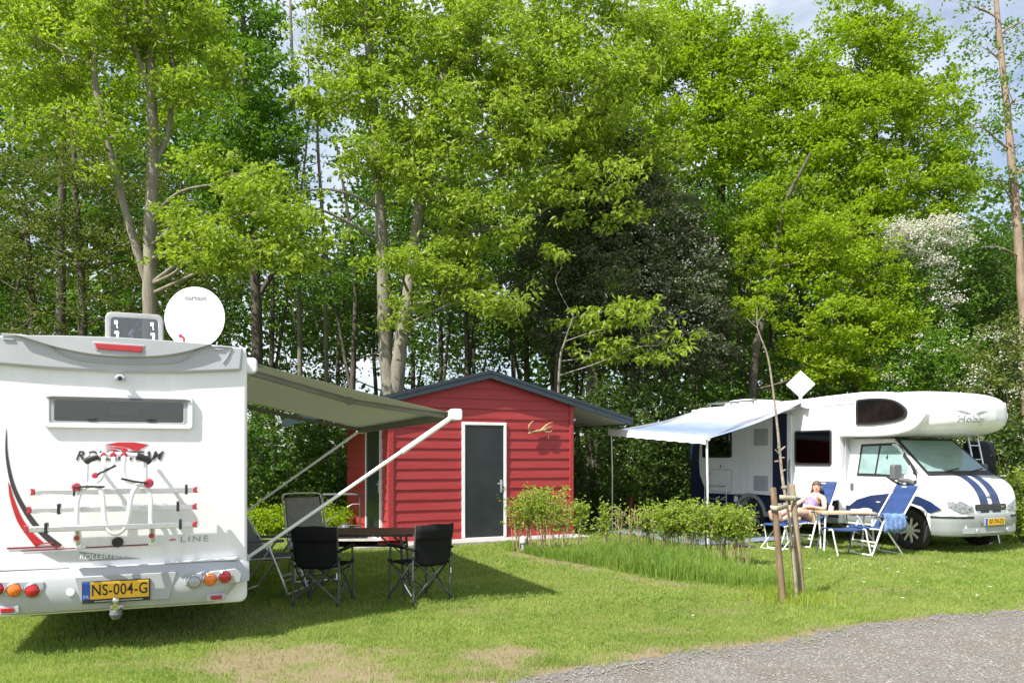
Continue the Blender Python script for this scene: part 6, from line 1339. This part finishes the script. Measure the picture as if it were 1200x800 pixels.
# --- young hedge row
HEDGE_G = 'young hedge plants in a row'
def hedge(label, px, Y, h, sp_, nst, nl, lf='hedge', low=.45, bare=0):
    v = P(px, 0, Y); t = thing('hedge_plant', label, 'hedge plant', (v.x, Y, 0), 0, HEDGE_G)
    b = MB(); cs_ = []
    for k in range(nst):
        a = random.uniform(0, 6.28); f_ = Vector((.06 * math.cos(a), .05 * math.sin(a), 0)); top_ = Vector((random.gauss(0, sp_ * .5), random.gauss(0, sp_ * .4), h * random.uniform(.72, 1.02))); mid = (f_ + top_) / 2 + Vector((random.gauss(0, .02), random.gauss(0, .02), 0))
        b.tube([f_, mid, top_], [.0075, .006, .003], 5)
        for j in range(4):
            q = mid + (top_ - mid) * random.uniform(0, .9); e = q + Vector((random.gauss(0, .09), random.gauss(0, .08), random.uniform(.03, .14))); b.tube([q, e], [.0035, .002], 4, cap=False); cs_ += [q, e]
        cs_ += [mid + (top_ - mid) * u for u in (.1, .35, .6, .8, 1, 1.03)]
    obj('stems', b, M['twig'], t, smooth=60)
    cs_ = np.array([tuple(q) for q in cs_]); cs_ = cs_[cs_[:, 2] > h * low]
    if nl: leaf_obj('foliage', clump_pts(cs_, nl / len(cs_), .045, 1), .058, .034, LEAF[lf], t, up=.5)
    return t
lush = 'taller leafy light green hedge plant in front of the shed wall right of its door'
for px, Y, h, n in ((606, 13.5, .86, 420), (620, 13.45, 1.13, 700), (634, 13.3, 1.08, 700), (648, 13.2, 1.06, 600), (662, 13.1, .92, 420)): hedge(lush, px, Y, h, .24, 9, n * .95, low=.32)
hedge('slender upright hedge plant just right of the shed corner', 679, 13.0, .92, .09, 6, 380, low=.2)
hedge('solitary slender leafy plant with a tufted top at the start of the twiggy gap', 710, 12.8, .93, .07, 6, 300, low=.3)
for px, Y, n in ((724, 12.75, 60), (740, 12.6, 90), (752, 12.55, 70)): hedge('almost bare twiggy hedge plant in the thin part of the row', px, Y, .78, .12, 8, n)
for px, Y in [(764 + 9.5 * k + random.uniform(-3, 3), 12.55 - .07 * k + random.uniform(-.12, .12)) for k in range(12)]: hedge('rounded leafy hedge plant in the dense right part of the row below the striped awning', px, Y, .84 + random.uniform(-.05, .06), .19, 8, 560, low=.5)
# tall grass under the hedge
def line_y(x): return np.interp(x, [-.2, .1, 1.2, 2.4, 3.5], [13.9, 13.5, 12.8, 12.2, 11.7])
n = 26000; x = rng.uniform(-.1, 3.5, n); y0 = np.interp(x, STRIP[:, 0], STRIP[:, 1]) + .1 + .9 * fbm(x * 3.3, x * 0 + 2) * rng.random(n); y1 = line_y(x) + .35; y = y0 + (y1 - y0) * rng.random(n); keep = (y1 > y0) & (rng.random(n) < .25 + .9 * fbm(x * 1.7 + 3, y * 1.7)) & (x < 3.3 - .25 * (y - 10)) ; x, y = x[keep], y[keep]
blades('tall_grass', x, y, rng.uniform(.08, .29, len(x)) * (.55 + .8 * fbm(x * 1.2, y * 1.2)) * (.55 + .75 * sm(.2, 1.8, x)), np.full(len(x), .008), .55, leafmat('tall_grass_blade', (.125, .22, .03), (.28, .37, .08), .4, .5))
# rough tufts round the stakes
n = 1500; x = rng.normal(3.1, .25, n); y = rng.normal(8.95, .25, n); blades('rough_grass', x, y, rng.uniform(.04, .16, n), np.full(n, .006), .9, LEAF['hedge'])
# broad-leaved weeds and clover in the lawn, and tufts on the gravel edge: one object each
n = 60000; x = rng.uniform(-7, 9, n); y = rng.uniform(5.6, 14, n); keep = (fbm(x * 1.9 + 40, y * 1.9) > .60 + .1 * rng.random(n)) & (bare_f(x, y) < .3) & ~in_shed(x, y); x, y = x[keep], y[keep]
o = leaf_obj('clover', np.stack([x, y, rng.uniform(.004, .018, len(x))], 1), .022, .018, LEAF['mid'], None, up=2.5); tag(o, kind='stuff')
n = 9000; x = rng.uniform(-1, 8, n); y = edge_y(x) + rng.normal(0, .16, n); keep = (fbm(x * 2.7, y * 2.7) > .52); x, y = x[keep], y[keep]
blades('edge_tufts', x, y, rng.uniform(.02, .055, len(x)), np.full(len(x), .0045), 1.3, grassm)
n = 700; x = rng.normal(.28, .13, n); y = rng.normal(6.25, .12, n); blades('gravel_tuft', x, y, rng.uniform(.015, .045, n), np.full(n, .0045), 1.3, grassm)
# daisies
proto = None
for px, py in ((960, 660), (972, 657), (980, 662), (990, 658), (1000, 663), (1006, 660), (1040, 668), (1052, 672), (1060, 668), (1075, 684), (1012, 684), (1058, 703), (890, 664), (1160, 690), (930, 670), (812, 724), (1100, 660), (1130, 666), (1020, 664), (985, 668), (560, 690), (1145, 700), (948, 668)):
    g_ = G(px, py)
    if proto is None:
        b = MB()
        for k in range(9):
            a = k * 2 * math.pi / 9; b.add([(.004 * math.cos(a - .3), .004 * math.sin(a - .3), .05), (.018 * math.cos(a - .22), .018 * math.sin(a - .22), .053), (.018 * math.cos(a + .22), .018 * math.sin(a + .22), .053), (.004 * math.cos(a + .3), .004 * math.sin(a + .3), .05)], [(0, 1, 2, 3)])
        b.tube([(0, 0, 0), (0, 0, .05)], .0012, 4)
        b.v = [(x, y, z * .62) for x, y, z in b.v]; o = proto = obj('daisy', b, M['petal'], smooth=0); tag(o, 'small white daisy in the mown lawn before the right motorhome', 'daisy', 'daisies in the lawn')
    else: o = proto.copy(); COL.objects.link(o)
    o.location = (g_.x, g_.y, 0); o.rotation_euler.z = random.random() * 6; s = random.uniform(.8, 1.3); o.scale = (s, s, 1)
